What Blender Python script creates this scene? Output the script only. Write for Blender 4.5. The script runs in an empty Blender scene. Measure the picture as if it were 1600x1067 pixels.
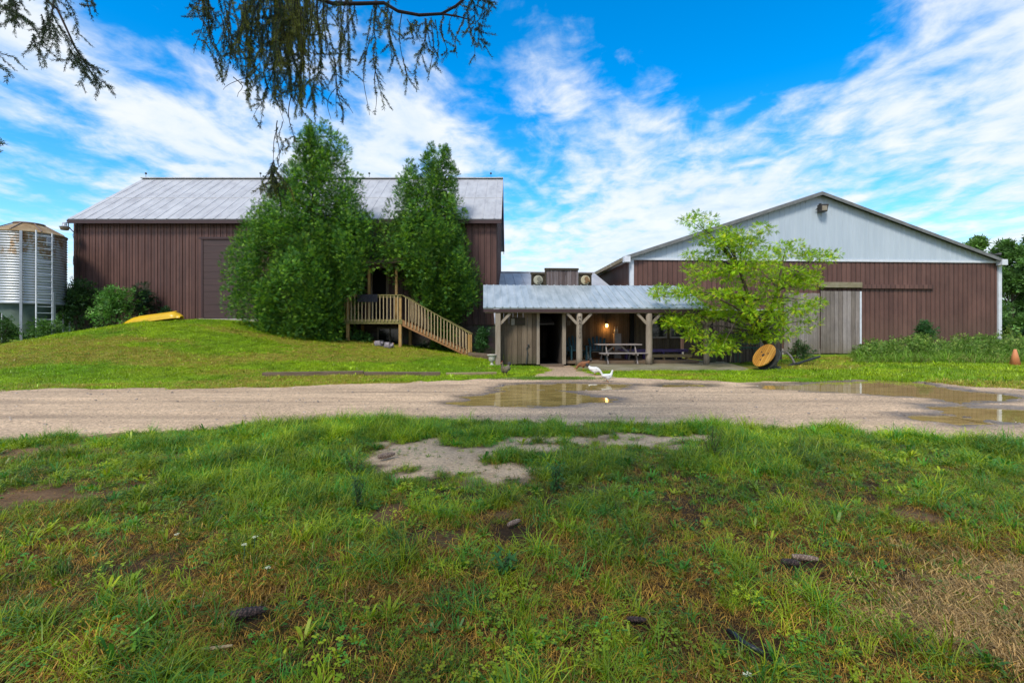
import bpy, math, random
import numpy as np
from mathutils import Vector, Matrix
random.seed(7); RS = np.random.RandomState(11)
S = bpy.context.scene
COL = S.collection
F, CX, HY, H = 755.0, 800.0, 517.0, 1.42
TH = math.radians(3.26)

# ------------------------------------------------------------------ measuring helpers
def at(px, py, Y):
    return Vector(((px-CX)/F*Y, Y, H+(HY-py)/F*Y))
def gp(px, py, z=0.0):
    Y = F*(H-z)/(py-HY); return at(px, py, Y)
def loc(px, py, O, yl, th=TH):
    dx, dy, dz = (px-CX)/F, 1.0, (HY-py)/F
    t = (yl - (O[0]*math.sin(th) - O[1]*math.cos(th))) / (-dx*math.sin(th)+dy*math.cos(th))
    x, y, z = dx*t, t, H+dz*t
    return (x-O[0])*math.cos(th)+(y-O[1])*math.sin(th), z
def smooth(a, b, v):
    t = np.clip((np.asarray(v, float)-a)/(b-a), 0, 1); return t*t*(3-2*t)
def vnoise(x, y, s=1.0, seed=0, octv=3):
    x = np.asarray(x, float)*s; y = np.asarray(y, float)*s; o = np.zeros(np.broadcast(x, y).shape); amp = 1; tot = 0
    for k in range(octv):
        xi = np.floor(x).astype(np.int64); yi = np.floor(y).astype(np.int64); fx = x-xi; fy = y-yi
        fx = fx*fx*(3-2*fx); fy = fy*fy*(3-2*fy)
        def h(a, b):
            n = (a*374761393 + b*668265263 + (seed+k*17)*974634777) & 0x7fffffff
            n = ((n ^ (n >> 13))*1274126177) & 0x7fffffff
            return ((n ^ (n >> 16)) & 0xffff)/65535.0
        v = (h(xi, yi)*(1-fx)+h(xi+1, yi)*fx)*(1-fy)+(h(xi, yi+1)*(1-fx)+h(xi+1, yi+1)*fx)*fy
        o = o+v*amp; tot += amp; amp *= .5; x = x*2.03+7.1; y = y*2.03+3.7
    return o/tot

# ------------------------------------------------------------------ terrain
MX = [-200,-60,-34,-26,-24,-21.7,-19.5,-17.5,-15.6,-13,-11.4,-8.4,-5.7,-2.3,-.65,.4,3]
MZ = [0,.1,.35,.53,.75,1.07,1.62,1.92,1.97,1.82,1.45,1.0,.66,.25,.11,.03,0]
def edge(pts, X):
    w = [gp(a, b) for a, b in pts]; w.sort(key=lambda v: v.x)
    return np.interp(X, [v.x for v in w], [v.y for v in w])
NEAR = [(-250,715),(0,690),(200,677),(350,668),(500,661),(650,657),(800,658),(1000,662),(1150,667),(1300,673),(1450,681),(1600,690),(1900,700)]
FAR = [(-400,606),(0,608),(200,608),(420,606),(600,600),(700,596),(770,593),(830,589),(900,588),(960,590),(1060,594),(1150,597),(1250,597),(1380,594),(1450,597),(1520,605),(1600,609),(1900,615)]
def road_sdf(X, Y):
    n = edge(NEAR, X)+ (vnoise(X, Y, 1.3, 3)-.5)*.7; f = edge(FAR, X)+(vnoise(X, Y, 1.1, 5)-.5)*1.0
    s = np.minimum(Y-n, f-Y)
    l = np.interp(Y, [12, 15, 17.5, 20], [.1, .75, 1.45, 1.15]); r = np.interp(Y, [12, 14.5, 17, 20], [3.9, 3.1, 2.25, 2.35])
    p = np.minimum(np.minimum(X-l, r-X), np.minimum(20.1-Y, Y-12)) + (vnoise(X, Y, 2.3, 9)-.5)*.35
    isl = .45-np.hypot((X-.9)/1.9, (Y-14.1)/.45)*.45+(vnoise(X, Y, 4, 19)-.5)*.35
    return np.minimum(np.maximum(s, p), -np.where(isl > -.3, isl, -.3)*1.0+0*s) if False else np.maximum(s, p)
def base_z(X, Y):
    X = np.asarray(X, float); Y = np.asarray(Y, float)
    m = np.interp(X, MX, MZ)*smooth(12.6, 24.5, Y)*(1-smooth(45, 70, Y))
    m = m+(vnoise(X, Y, .45, 21)-.5)*.07*smooth(0, 3, Y)*(1-smooth(15, 30, Y))*(1-smooth(-2,2,road_sdf(X, Y)))
    return m
def ground_z(X, Y):
    return base_z(X, Y)-.07*smooth(-.02, .2, road_sdf(X, Y))
def gz(x, y): return float(ground_z(np.array([x]), np.array([y]))[0])
def poly_sdf(P, X, Y):
    P = np.array(P); n = len(P); d = np.full(X.shape, 1e9); ins = np.zeros(X.shape, bool)
    for i in range(n):
        a = P[i]; b = P[(i+1) % n]; e = b-a; wx = X-a[0]; wy = Y-a[1]
        t = np.clip((wx*e[0]+wy*e[1])/(e@e), 0, 1); d = np.minimum(d, np.hypot(wx-t*e[0], wy-t*e[1]))
        c = ((a[1] > Y) != (b[1] > Y)) & (X < (b[0]-a[0])*(Y-a[1])/(b[1]-a[1]+1e-12)+a[0]); ins ^= c
    return np.where(ins, d, -d)
PUD = [
 [(700,629),(740,625),(722,620),(760,617),(790,612),(775,606),(800,601),(880,599),(950,600),(985,601),(975,607),(940,609),(900,609),(840,609),(890,613),(920,619),(957,624),(940,629),(905,631),(880,634),(800,635),(730,634)],
 [(1040,601),(1080,600),(1110,602),(1080,604),(1040,604)],
 [(1185,601),(1240,601),(1300,596),(1380,593),(1440,598),(1480,606),(1520,612),(1575,617),(1590,622),(1560,626),(1520,627),(1500,631),(1460,623),(1380,617),(1290,612),(1240,609),(1200,608)],
 [(1440,634),(1500,635),(1560,636),(1640,640),(1700,650),(1640,657),(1560,658),(1530,652),(1480,645)],
 [(1422,650),(1480,649),(1530,653),(1555,660),(1500,664),(1440,657)],
]
PUDW = [[(gp(a, b).x, gp(a, b).y) for a, b in p] for p in PUD]

# ------------------------------------------------------------------ node helpers
MATS = {}
def newmat(name):
    m = bpy.data.materials.new(name); m.use_nodes = True; nt = m.node_tree; nt.nodes.clear()
    out = nt.nodes.new('ShaderNodeOutputMaterial'); b = nt.nodes.new('ShaderNodeBsdfPrincipled')
    nt.links.new(b.outputs[0], out.inputs[0]); MATS[name] = m
    return m, nt, b, out
def N(nt, t, **kw):
    n = nt.nodes.new(t)
    for k, v in kw.items():
        if k.startswith('i_'): n.inputs[int(k[2:])].default_value = v
        else: setattr(n, k, v)
    return n
def ramp(nt, fac, stops):
    r = nt.nodes.new('ShaderNodeValToRGB'); e = r.color_ramp.elements
    while len(e) < len(stops): e.new(.5)
    for k, (p, c) in enumerate(stops): e[k].position = p; e[k].color = (*c, 1) if len(c) == 3 else c
    nt.links.new(fac, r.inputs[0]); return r.outputs[0]
def coords(nt, scale=(1, 1, 1), kind='Object'):
    t = nt.nodes.new('ShaderNodeTexCoord'); m = nt.nodes.new('ShaderNodeMapping')
    m.inputs['Scale'].default_value = scale; nt.links.new(t.outputs[kind], m.inputs[0]); return m.outputs[0]
def noise(nt, vec, scale, detail=4, rough=.6, dist=0):
    n = nt.nodes.new('ShaderNodeTexNoise'); n.inputs['Scale'].default_value = scale; n.inputs['Detail'].default_value = detail
    n.inputs['Roughness'].default_value = rough; n.inputs['Distortion'].default_value = dist
    if vec is not None: nt.links.new(vec, n.inputs['Vector'])
    return n.outputs['Fac']
def mix(nt, fac, a, b, mode='MIX'):
    m = nt.nodes.new('ShaderNodeMix'); m.data_type = 'RGBA'; m.blend_type = mode
    for s, v in ((m.inputs[0], fac), (m.inputs[6], a), (m.inputs[7], b)):
        if hasattr(v, 'links') or isinstance(v, bpy.types.NodeSocket): nt.links.new(v, s)
        else: s.default_value = v if not isinstance(v, tuple) or len(v) == 4 else (*v, 1)
    return m.outputs[2]
def math_(nt, op, a, b=0.0, clamp=False):
    m = nt.nodes.new('ShaderNodeMath'); m.operation = op; m.use_clamp = clamp
    for s, v in ((m.inputs[0], a), (m.inputs[1], b)):
        if isinstance(v, bpy.types.NodeSocket): nt.links.new(v, s)
        else: s.default_value = v
    return m.outputs[0]
def bump(nt, b, h, strength=.3, dist=.02):
    n = nt.nodes.new('ShaderNodeBump'); n.inputs['Strength'].default_value = strength; n.inputs['Distance'].default_value = dist
    nt.links.new(h, n.inputs['Height']); nt.links.new(n.outputs[0], b.inputs['Normal'])
def mat(name, c1, c2=None, rough=.7, scale=6, stretch=(1, 1, 1), metal=0, bmp=.2, c3=None, spec=.4):
    if name in MATS: return MATS[name]
    m, nt, b, o = newmat(name); c2 = c2 or tuple(x*.7 for x in c1)
    v = coords(nt, stretch); f = noise(nt, v, scale, 5, .65)
    st = [(.32, c2), (.68, c1)] if c3 is None else [(.28, c2), (.5, c1), (.74, c3)]
    c = ramp(nt, f, st); f2 = noise(nt, coords(nt), scale*.35, 2)
    c = mix(nt, math_(nt, 'MULTIPLY', f2, .35), c, tuple(x*.55 for x in c2))
    nt.links.new(c, b.inputs['Base Color']); b.inputs['Roughness'].default_value = rough; b.inputs['Metallic'].default_value = metal
    b.inputs['Specular IOR Level'].default_value = spec
    if bmp: bump(nt, b, f, bmp, .01)
    return m
def planks(name, cols, width=.18, axis=0, rough=.85, grainax=2, dirt=None, gap=.03):
    """boards: colour varies from board to board along AXIS, grain runs along GRAINAX."""
    m, nt, b, o = newmat(name); t = nt.nodes.new('ShaderNodeTexCoord'); s = nt.nodes.new('ShaderNodeSeparateXYZ'); nt.links.new(t.outputs['Object'], s.inputs[0])
    u = math_(nt, 'DIVIDE', s.outputs[axis], width); fl = math_(nt, 'FLOOR', u); fr = math_(nt, 'FRACT', u)
    wn = nt.nodes.new('ShaderNodeTexWhiteNoise'); wn.noise_dimensions = '1D'; nt.links.new(fl, wn.inputs['W'])
    sc = [9, 9, 9]; sc[grainax] = .7; v = coords(nt, tuple(sc)); g = noise(nt, v, 2.2, 6, .7, .3)
    f = math_(nt, 'ADD', math_(nt, 'MULTIPLY', wn.outputs[0], .38), math_(nt, 'MULTIPLY', g, .65))
    st = [(.15+.7*i/(len(cols)-1), c) for i, c in enumerate(cols)]
    c = ramp(nt, f, st)
    e = math_(nt, 'LESS_THAN', math_(nt, 'MINIMUM', fr, math_(nt, 'SUBTRACT', 1.0, fr)), gap)
    c = mix(nt, math_(nt, 'MULTIPLY', e, .8), c, (.012, .01, .008))
    c = mix(nt, 1.0, c, ramp(nt, noise(nt, coords(nt, (1, 1, .6)), .7, 5, .7), [(.3, (.62,.62,.64)), (.7, (1.12,1.1,1.08))]), 'MULTIPLY')
    if dirt:
        z0, z1, dc = dirt; d = nt.nodes.new('ShaderNodeMapRange'); d.inputs[1].default_value = z0; d.inputs[2].default_value = z1; d.inputs[3].default_value = .9; d.inputs[4].default_value = 0
        nt.links.new(s.outputs[2], d.inputs[0]); c = mix(nt, math_(nt, 'MULTIPLY', d.outputs[0], noise(nt, coords(nt), 3, 4)), c, dc)
    nt.links.new(c, b.inputs['Base Color']); b.inputs['Roughness'].default_value = rough; b.inputs['Specular IOR Level'].default_value = .25
    hgt = math_(nt, 'SUBTRACT', g, math_(nt, 'MULTIPLY', e, 1.5)); bump(nt, b, hgt, .5, .01); return m
def emit(name, col, s):
    m, nt, b, o = newmat(name); b.inputs['Base Color'].default_value = (*col, 1); b.inputs['Emission Color'].default_value = (*col, 1); b.inputs['Emission Strength'].default_value = s; return m
def leafmat(name, inst=False, trans=.3, rough=.55, attr='tint'):
    m, nt, b, out = newmat(name); a = nt.nodes.new('ShaderNodeAttribute'); a.attribute_name = attr; a.attribute_type = 'INSTANCER' if inst else 'GEOMETRY'
    nt.links.new(a.outputs['Color'], b.inputs['Base Color']); b.inputs['Roughness'].default_value = rough; b.inputs['Specular IOR Level'].default_value = .3
    tr = nt.nodes.new('ShaderNodeBsdfTranslucent'); c = mix(nt, 1.0, a.outputs['Color'], (1.0, 1.1, .5), 'MULTIPLY'); nt.links.new(c, tr.inputs[0])
    mx = nt.nodes.new('ShaderNodeMixShader'); mx.inputs[0].default_value = trans
    nt.links.new(b.outputs[0], mx.inputs[1]); nt.links.new(tr.outputs[0], mx.inputs[2]); nt.links.new(mx.outputs[0], out.inputs[0]); return m

# ------------------------------------------------------------------ mesh helpers
class MB:
    def __init__(s): s.v = []; s.f = []
    def add(s, vs, fs):
        n = len(s.v); s.v += [tuple(v) for v in vs]; s.f += [tuple(i+n for i in f) for f in fs]; return s
    def box(s, x0, x1, y0, y1, z0, z1, M=None):
        vs = [Vector(p) for p in ((x0,y0,z0),(x1,y0,z0),(x1,y1,z0),(x0,y1,z0),(x0,y0,z1),(x1,y0,z1),(x1,y1,z1),(x0,y1,z1))]
        if M: vs = [M @ v for v in vs]
        return s.add(vs, [(0,3,2,1),(4,5,6,7),(0,1,5,4),(1,2,6,5),(2,3,7,6),(3,0,4,7)])
    def beam(s, a, b, w, h, up=(0, 0, 1)):
        a = Vector(a); b = Vector(b); d = b-a; L = d.length; d.normalize(); up = Vector(up)
        if abs(d.dot(up)) > .95: up = Vector((0, 1, 0))
        r = d.cross(up).normalized(); u = r.cross(d)
        M = Matrix((r, d, u)).transposed().to_4x4(); M.translation = a
        return s.box(-w/2, w/2, 0, L, -h/2, h/2, M)
    def tube(s, pts, rad, n=8, cap=True):
        pts = [Vector(p) for p in pts]
        if not hasattr(rad, '__len__'): rad = [rad]*len(pts)
        rings = []; up = Vector((0, 0, 1)); pr = None
        for i, p in enumerate(pts):
            d = (pts[min(i+1, len(pts)-1)]-pts[max(i-1, 0)]).normalized()
            if pr is None:
                pr = d.cross(up if abs(d.z) < .9 else Vector((1, 0, 0))).normalized()
            pr = (pr-d*pr.dot(d)).normalized(); q = d.cross(pr)
            rings.append([p+(pr*math.cos(2*math.pi*k/n)+q*math.sin(2*math.pi*k/n))*rad[i] for k in range(n)])
        vs = [v for r in rings for v in r]; fs = []
        for i in range(len(pts)-1):
            for k in range(n):
                fs.append((i*n+k, i*n+(k+1) % n, (i+1)*n+(k+1) % n, (i+1)*n+k))
        if cap: fs += [tuple(reversed(range(n))), tuple(range((len(pts)-1)*n, len(pts)*n))]
        return s.add(vs, fs)
    def lathe(s, prof, c=(0, 0, 0), n=24, M=None):
        vs = []; fs = []
        for r, z in prof:
            for k in range(n):
                a = 2*math.pi*k/n; v = Vector((c[0]+r*math.cos(a), c[1]+r*math.sin(a), c[2]+z)); vs.append(M @ v if M else v)
        for i in range(len(prof)-1):
            for k in range(n): fs.append((i*n+k, i*n+(k+1) % n, (i+1)*n+(k+1) % n, (i+1)*n+k))
        if prof[0][0] > 1e-4: fs.append(tuple(reversed(range(n))))
        if prof[-1][0] > 1e-4: fs.append(tuple(range((len(prof)-1)*n, len(prof)*n)))
        return s.add(vs, fs)
    def prism(s, poly, y0, y1, M=None):      # polygon in xz, extruded along y
        n = len(poly); vs = [Vector((x, y0, z)) for x, z in poly]+[Vector((x, y1, z)) for x, z in poly]
        if M: vs = [M @ v for v in vs]
        fs = [tuple(range(n)), tuple(reversed(range(n, 2*n)))]+[(i, i+n, (i+1) % n+n, (i+1) % n) for i in range(n)]
        return s.add(vs, fs)
    def build(s, name, m, parent=None, bevel=0, smooth_=False, at_=None, label=None):
        me = bpy.data.meshes.new(name); me.from_pydata(s.v, [], s.f); me.validate(); me.materials.append(m)
        o = bpy.data.objects.new(name, me); COL.objects.link(o)
        if parent: o.parent = parent
        if at_: o.location = at_
        if smooth_:
            me.polygons.foreach_set('use_smooth', [True]*len(me.polygons))
        if bevel:
            b = o.modifiers.new('b', 'BEVEL'); b.width = bevel; b.segments = 2; b.limit_method = 'ANGLE'
        if label: o['label'] = label
        return o
def tag(o, label, cat, group=None, kind=None):
    o['label'] = label; o['category'] = cat
    if group: o['group'] = group
    if kind: o['kind'] = kind
    return o
def thing(name, label, cat, l=(0, 0, 0), rz=0, group=None):
    o = bpy.data.objects.new(name, None); COL.objects.link(o); o.location = l; o.rotation_euler = (0, 0, rz); o.empty_display_size = .2
    return tag(o, label, cat, group)
def npmesh(name, V, Fc, m, parent=None, tint=None, k=4, smooth_=False):
    me = bpy.data.meshes.new(name); me.vertices.add(len(V)); me.vertices.foreach_set('co', np.asarray(V, np.float32).ravel())
    Fc = np.asarray(Fc, np.int32); nf = len(Fc); me.loops.add(nf*k); me.polygons.add(nf)
    me.loops.foreach_set('vertex_index', Fc.ravel()); me.polygons.foreach_set('loop_start', np.arange(0, nf*k, k, dtype=np.int32))
    me.update(calc_edges=True); me.materials.append(m)
    if smooth_: me.polygons.foreach_set('use_smooth', [True]*nf)
    if tint is not None:
        for nm, arr in (tint.items() if isinstance(tint, dict) else [('tint', tint)]):
            arr = np.asarray(arr, np.float32)
            if arr.shape[1] == 3: arr = np.hstack([arr, np.ones((len(arr), 1), np.float32)])
            a = me.attributes.new(nm, 'FLOAT_COLOR', 'POINT'); a.data.foreach_set('color', arr.ravel())
    o = bpy.data.objects.new(name, me); COL.objects.link(o)
    if parent: o.parent = parent
    return o
def frames(d, up=None, roll=None):
    """rotation matrices whose x axis is D."""
    d = d/np.linalg.norm(d, axis=1, keepdims=True); n = len(d)
    up = np.tile([0, 0, 1.], (n, 1)) if up is None else up
    y = np.cross(up, d); ln = np.linalg.norm(y, axis=1, keepdims=True); y = np.where(ln > 1e-3, y/np.maximum(ln, 1e-6), [[0, 1., 0]]); z = np.cross(d, y)
    if roll is not None:
        c = np.cos(roll)[:, None]; s_ = np.sin(roll)[:, None]; y, z = y*c+z*s_, z*c-y*s_
    return np.stack([d, y, z], axis=2)
def scatter(tpls, P, R, sc, col):
    """bake copies of small leaf templates; tpls: list of (V, F quads)."""
    ch = RS.randint(0, len(tpls), len(P)); VV = []; FF = []; CC = []; off = 0
    for k, (tv, tf) in enumerate(tpls):
        i = np.where(ch == k)[0]
        if not len(i): continue
        v = np.einsum('nij,vj->nvi', R[i], tv)*sc[i][:, None, None]+P[i][:, None, :]
        f = tf[None]+(np.arange(len(i))*len(tv))[:, None, None]+off
        VV.append(v.reshape(-1, 3)); FF.append(f.reshape(-1, 4)); CC.append(np.repeat(col[i], len(tv), axis=0)); off += len(i)*len(tv)
    return np.vstack(VV), np.vstack(FF), np.vstack(CC)
def leafquad(base, tip, w, up=(0, 0, 1), sag=0):
    base = np.array(base, float); tip = np.array(tip, float); d = tip-base; s = np.cross(d, up); s = s/(np.linalg.norm(s)+1e-9)*w/2; m = base+d*.5
    m[2] += sag
    return [base, m+s, tip, m-s]
def tpl(quads):
    v = np.array([p for q in quads for p in q]); return v, np.arange(len(v)).reshape(-1, 4)
def spray_tpl(seed, pairs=4, w=.11):
    r = random.Random(seed); q = [leafquad((0,0,0), (1, 0, -.12), w)]
    for i in range(pairs):
        t = .12+.75*i/pairs; L = (.55-.32*t)*r.uniform(.8, 1.2)
        for s in (-1, 1):
            a = r.uniform(.5, .85); q.append(leafquad((t, 0, -.1*t*t), (t+L*math.cos(a), s*L*math.sin(a), -.1*t+r.uniform(-.2, .08)), w))
            if i < 2:
                a2 = a+.5; q.append(leafquad((t+L*.4*math.cos(a), s*L*.4*math.sin(a), -.1*t), (t+L*.4*math.cos(a)+L*.4*math.cos(a2), s*(L*.4*math.sin(a)+L*.4*math.sin(a2)), r.uniform(-.2, .1)), w*.8))
    return tpl(q)
def leafy_tpl(seed, n=6, w=.34, L=.5):
    r = random.Random(seed); q = []
    for i in range(n):
        a = r.uniform(0, 2*math.pi); e = r.uniform(-.5, .7); t = r.uniform(0, .8)
        b = (t*.8, 0, 0); q.append(leafquad(b, (b[0]+L*math.cos(a)*math.cos(e), L*math.sin(a)*math.cos(e), L*math.sin(e)), L*w*r.uniform(.8, 1.3), sag=-.03))
    return tpl(q)
def pinnate_tpl(seed, n=5):
    r = random.Random(seed); q = [leafquad((0,0,0), (1,0,-.15), .02)]
    for i in range(n):
        t = .2+.8*i/n
        for s in (-1, 1):
            L = r.uniform(.26, .38); a = r.uniform(.8, 1.2)
            q.append(leafquad((t, 0, -.15*t*t), (t+L*math.cos(a), s*L*math.sin(a), -.15*t-r.uniform(0, .18)), .15))
    q.append(leafquad((1,0,-.15), (1.3,0,-.3), .15)); return tpl(q)
SPR = [spray_tpl(i, 5, .075) for i in range(5)]; LFY = [leafy_tpl(i) for i in range(4)]; PIN = [pinnate_tpl(i) for i in range(4)]
def jit(base, n, amt=.25, alt=None, p=.15):
    base = np.array(base, float); k = 1+(RS.rand(n, 1)-.5)*2*amt; c = base[None]*k
    if alt is not None: m = RS.rand(n) < p; c[m] = np.array(alt)[None]*k[m]
    return c

# ------------------------------------------------------------------ materials
M_brown = planks('brown_siding', [(.092,.046,.037),(.120,.060,.048),(.160,.083,.066)], .335, rough=.5, gap=.045, dirt=(-.2, 1.2, (.10,.075,.05)))
M_brown2 = planks('brown_siding_arena', [(.108,.055,.042),(.138,.070,.054),(.175,.092,.071)], .3, rough=.5, gap=.05, dirt=(.2, 2.6, (.12,.085,.055)))
M_browndk = mat('brown_door_board', (.075,.040,.036), (.05,.028,.026), .6, 1.5, (.5, 1, 6), bmp=.1)
M_browntrim = mat('brown_trim', (.06,.028,.026), None, .5, 4)
M_light = mat('pale_siding', (.50,.56,.60), (.42,.48,.53), .45, .8, (3, 3, .3), bmp=.04)
M_white = mat('white_trim', (.72,.73,.76), (.58,.6,.62), .5, 3, bmp=.05)
M_greytrim = mat('grey_rake_trim', (.20,.20,.19), (.12,.12,.11), .5, 4)
M_galv = mat('weathered_galvanised_roof', (.46,.455,.46), (.33,.32,.33), .55, 1.6, (1.6, .5, 1), metal=.12, bmp=.08, c3=(.54,.53,.53))
M_arena_roof = mat('arena_roof', (.3,.31,.32), None, .4, 2, metal=.4)
M_tin = mat('porch_tin_roof', (.42,.46,.47), (.26,.31,.33), .4, 1.6, (2, .5, 1), metal=.2, bmp=.05, c3=(.56,.59,.60))
M_planks = planks('weathered_planks', [(.06,.043,.025),(.15,.11,.07),(.25,.19,.13)], .2, dirt=(.1,.55,(.03,.045,.015)))
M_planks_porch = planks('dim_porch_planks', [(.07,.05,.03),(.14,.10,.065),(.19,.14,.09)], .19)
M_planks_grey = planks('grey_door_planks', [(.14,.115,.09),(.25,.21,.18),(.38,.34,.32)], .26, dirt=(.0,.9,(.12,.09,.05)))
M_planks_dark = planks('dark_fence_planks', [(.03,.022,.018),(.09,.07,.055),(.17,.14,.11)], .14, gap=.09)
M_front = planks('false_front_planks', [(.06,.04,.035),(.16,.12,.11),(.30,.26,.25)], .2)
M_frontdk = mat('dark_mossy_frame', (.06,.045,.025), (.035,.028,.015), .9, 6)
M_post = mat('debarked_post', (.34,.28,.21), (.22,.17,.12), .8, 3, (6, 6, .6), bmp=.4)
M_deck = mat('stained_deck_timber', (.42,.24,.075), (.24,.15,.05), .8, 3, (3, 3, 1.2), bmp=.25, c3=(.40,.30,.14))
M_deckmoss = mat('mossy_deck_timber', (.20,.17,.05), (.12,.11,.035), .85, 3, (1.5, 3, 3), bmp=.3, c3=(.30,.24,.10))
M_stair = mat('stair_timber', (.36,.17,.06), (.24,.12,.045), .8, 4)
M_baluster = mat('pale_baluster', (.48,.36,.20), (.36,.26,.13), .8, 4, (4, 4, 1))
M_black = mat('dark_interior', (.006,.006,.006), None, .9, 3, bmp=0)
M_concrete = mat('mossy_concrete', (.24,.20,.12), (.14,.13,.05), .85, 1.2, bmp=.2, c3=(.34,.30,.22))
M_conc2 = mat('pale_concrete', (.40,.36,.32), (.28,.25,.22), .85, 4)
M_glass, _nt, _b, _ = newmat('dark_window_glass'); _b.inputs['Base Color'].default_value = (.012,.018,.018,1); _b.inputs['Roughness'].default_value = .08
M_silo, nt, b, _ = newmat('corrugated_galvanised'); 
v = coords(nt, (1, 1, 1)); s = nt.nodes.new('ShaderNodeSeparateXYZ'); nt.links.new(v, s.inputs[0])
f = noise(nt, coords(nt, (1, 1, .6)), 1.6, 6, .7); zz = nt.nodes.new('ShaderNodeMapRange'); zz.inputs[1].default_value = 3.0; zz.inputs[2].default_value = 5.0; zz.inputs[3].default_value = -.08; zz.inputs[4].default_value = .10
nt.links.new(s.outputs[2], zz.inputs[0]); c = ramp(nt, math_(nt, 'ADD', f, zz.outputs[0]), [(.42, (.40,.42,.45)), (.57, (.34,.35,.36)), (.64, (.24,.16,.09)), (.74, (.18,.09,.04))])
nt.links.new(c, b.inputs['Base Color']); b.inputs['Metallic'].default_value = .35; b.inputs['Roughness'].default_value = .42
M_rust = mat('rusty_roof_cone', (.30,.20,.09), (.19,.10,.04), .7, 2.5, c3=(.42,.33,.2))
M_hopper = mat('mossy_green_hopper', (.085,.125,.095), (.05,.08,.06), .6, 2, bmp=.1, c3=(.13,.16,.13))
M_steel = mat('galvanised_leg', (.42,.45,.50), (.32,.33,.34), .45, 4, metal=.25, bmp=.05)
M_steelrust = mat('rusty_steel', (.30,.24,.2), (.2,.12,.08), .6, 5, metal=.2)
M_bark = mat('bark', (.10,.075,.055), (.05,.038,.028), .9, 5, (4, 4, 1), bmp=.7)
M_bark2 = mat('mossy_bark', (.13,.10,.05), (.06,.05,.025), .9, 6, (4, 4, 1), bmp=.7)
M_twig = mat('dark_twig', (.05,.032,.026), None, .9, 20)
M_leaf = leafmat('foliage'); M_needle = leafmat('needles', trans=.15)
M_grass = leafmat('grass_blades', inst=True, trans=.28, rough=.4)
M_yellow = mat('yellow_hull', (.75,.47,.01), (.62,.36,.01), .35, 2, bmp=.02)
M_urn = mat('weathered_white_urn', (.62,.58,.50), (.42,.38,.3), .7, 12)
M_teal = mat('dark_teal_plastic', (.012,.060,.072), (.008,.04,.05), .4, 5, bmp=0)
M_picnic = mat('grey_picnic_boards', (.34,.29,.26), (.24,.2,.18), .8, 3, (1, 6, 6))
M_purple = mat('purple_paint', (.14,.085,.26), (.10,.06,.18), .6, 5)
M_orangewood = planks('orange_spool_wood', [(.34,.14,.02),(.55,.26,.04),(.66,.36,.08)], .1, gap=.05)
M_darkwood = mat('dark_old_wood', (.06,.04,.03), None, .9, 6)
M_iron = mat('dark_old_iron', (.07,.075,.07), (.04,.04,.035), .6, 8, metal=.3)
M_timber = mat('landscape_timber', (.20,.14,.09), (.10,.065,.04), .9, 3, (.6, 6, 6), bmp=.3)
M_timber2 = mat('pale_landscape_timber', (.36,.27,.14), (.22,.16,.08), .9, 3, (.6, 6, 6), bmp=.3)
M_cone = mat('faded_orange_cone', (.72,.26,.10), (.60,.22,.09), .6, 5)
M_can = mat('grey_green_bin', (.11,.12,.10), (.08,.09,.07), .6, 4)
M_fixt = mat('grimy_lamp_housing', (.06,.05,.04), (.035,.03,.025), .5, 8)
M_lampglass = mat('cloudy_lamp_lens', (.35,.30,.22), (.22,.18,.12), .4, 10)
M_mat = mat('dark_grey_rug', (.035,.035,.045), (.02,.02,.026), .95, 20)
M_pipe = mat('black_plastic_pipe', (.02,.022,.032), None, .35, 10, bmp=0)
M_paper = mat('grubby_white_board', (.30,.27,.22), (.2,.17,.13), .7, 10)
M_greenm = mat('green_metal', (.03,.13,.085), (.02,.08,.055), .5, 8)
M_ink = mat('black_lettering', (.015,.012,.012), None, .8, 10, bmp=0)
M_stone, nt, b, _ = newmat('fieldstone_foundation')
vo = nt.nodes.new('ShaderNodeTexVoronoi'); vo.inputs['Scale'].default_value = 2.6; nt.links.new(coords(nt, (1, 1, 1.5)), vo.inputs['Vector'])
c = mix(nt, .8, ramp(nt, vo.outputs['Distance'], [(.25, (.16,.13,.10)), (.6, (.05,.04,.03))]), vo.outputs['Color'], 'OVERLAY'); c = mix(nt, .75, c, (.08,.07,.055)); nt.links.new(c, b.inputs['Base Color']); b.inputs['Roughness'].default_value = .9
bump(nt, b, vo.outputs['Distance'], .8, .05)

# ------------------------------------------------------------------ ground
def axis(segs):
    out = []
    for a, b_, st in segs: out += list(np.arange(a, b_, st))
    return np.array(out+[segs[-1][1]])
gx = axis([(-700,-120,60),(-120,-40,8),(-40,-14,.35),(-14,14,.11),(14,40,.35),(40,120,8),(120,700,60)])
gy = axis([(-60,-2,4),(-2,1,.5),(1,14,.1),(14,28,.2),(28,60,2),(60,200,14),(200,1400,100)])
GX, GY = np.meshgrid(gx, gy); GZ = ground_z(GX, GY)
nx, ny = len(gx), len(gy); idx = np.arange(nx*ny).reshape(ny, nx)
FC = np.stack([idx[:-1,:-1], idx[:-1,1:], idx[1:,1:], idx[1:,:-1]], -1).reshape(-1, 4)
BARE = [([(620,695),(680,688),(720,700),(800,690),(860,685),(880,700),(800,706),(740,712),(790,738),(820,745),(760,750),(700,738),(620,728),(590,715)], .35),
        ([(870,686),(930,680),(1000,678),(1090,682),(1080,692),(1000,690),(900,696)], .25), ([(0,703),(90,698),(190,704),(120,712),(0,716)], .0), ([(0,775),(120,770),(210,768),(140,786),(0,790)], .0)]
def bare(X, Y):
    b_ = np.full(np.shape(X), -9.)
    for p, _w in BARE[:2]:
        b_ = np.maximum(b_, poly_sdf([(gp(a, c_).x, gp(a, c_).y) for a, c_ in p], X, Y))
    return smooth(-.12, .16, b_+.13+(vnoise(X, Y, 3.6, 33, 5)-.5)*1.2)
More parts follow.
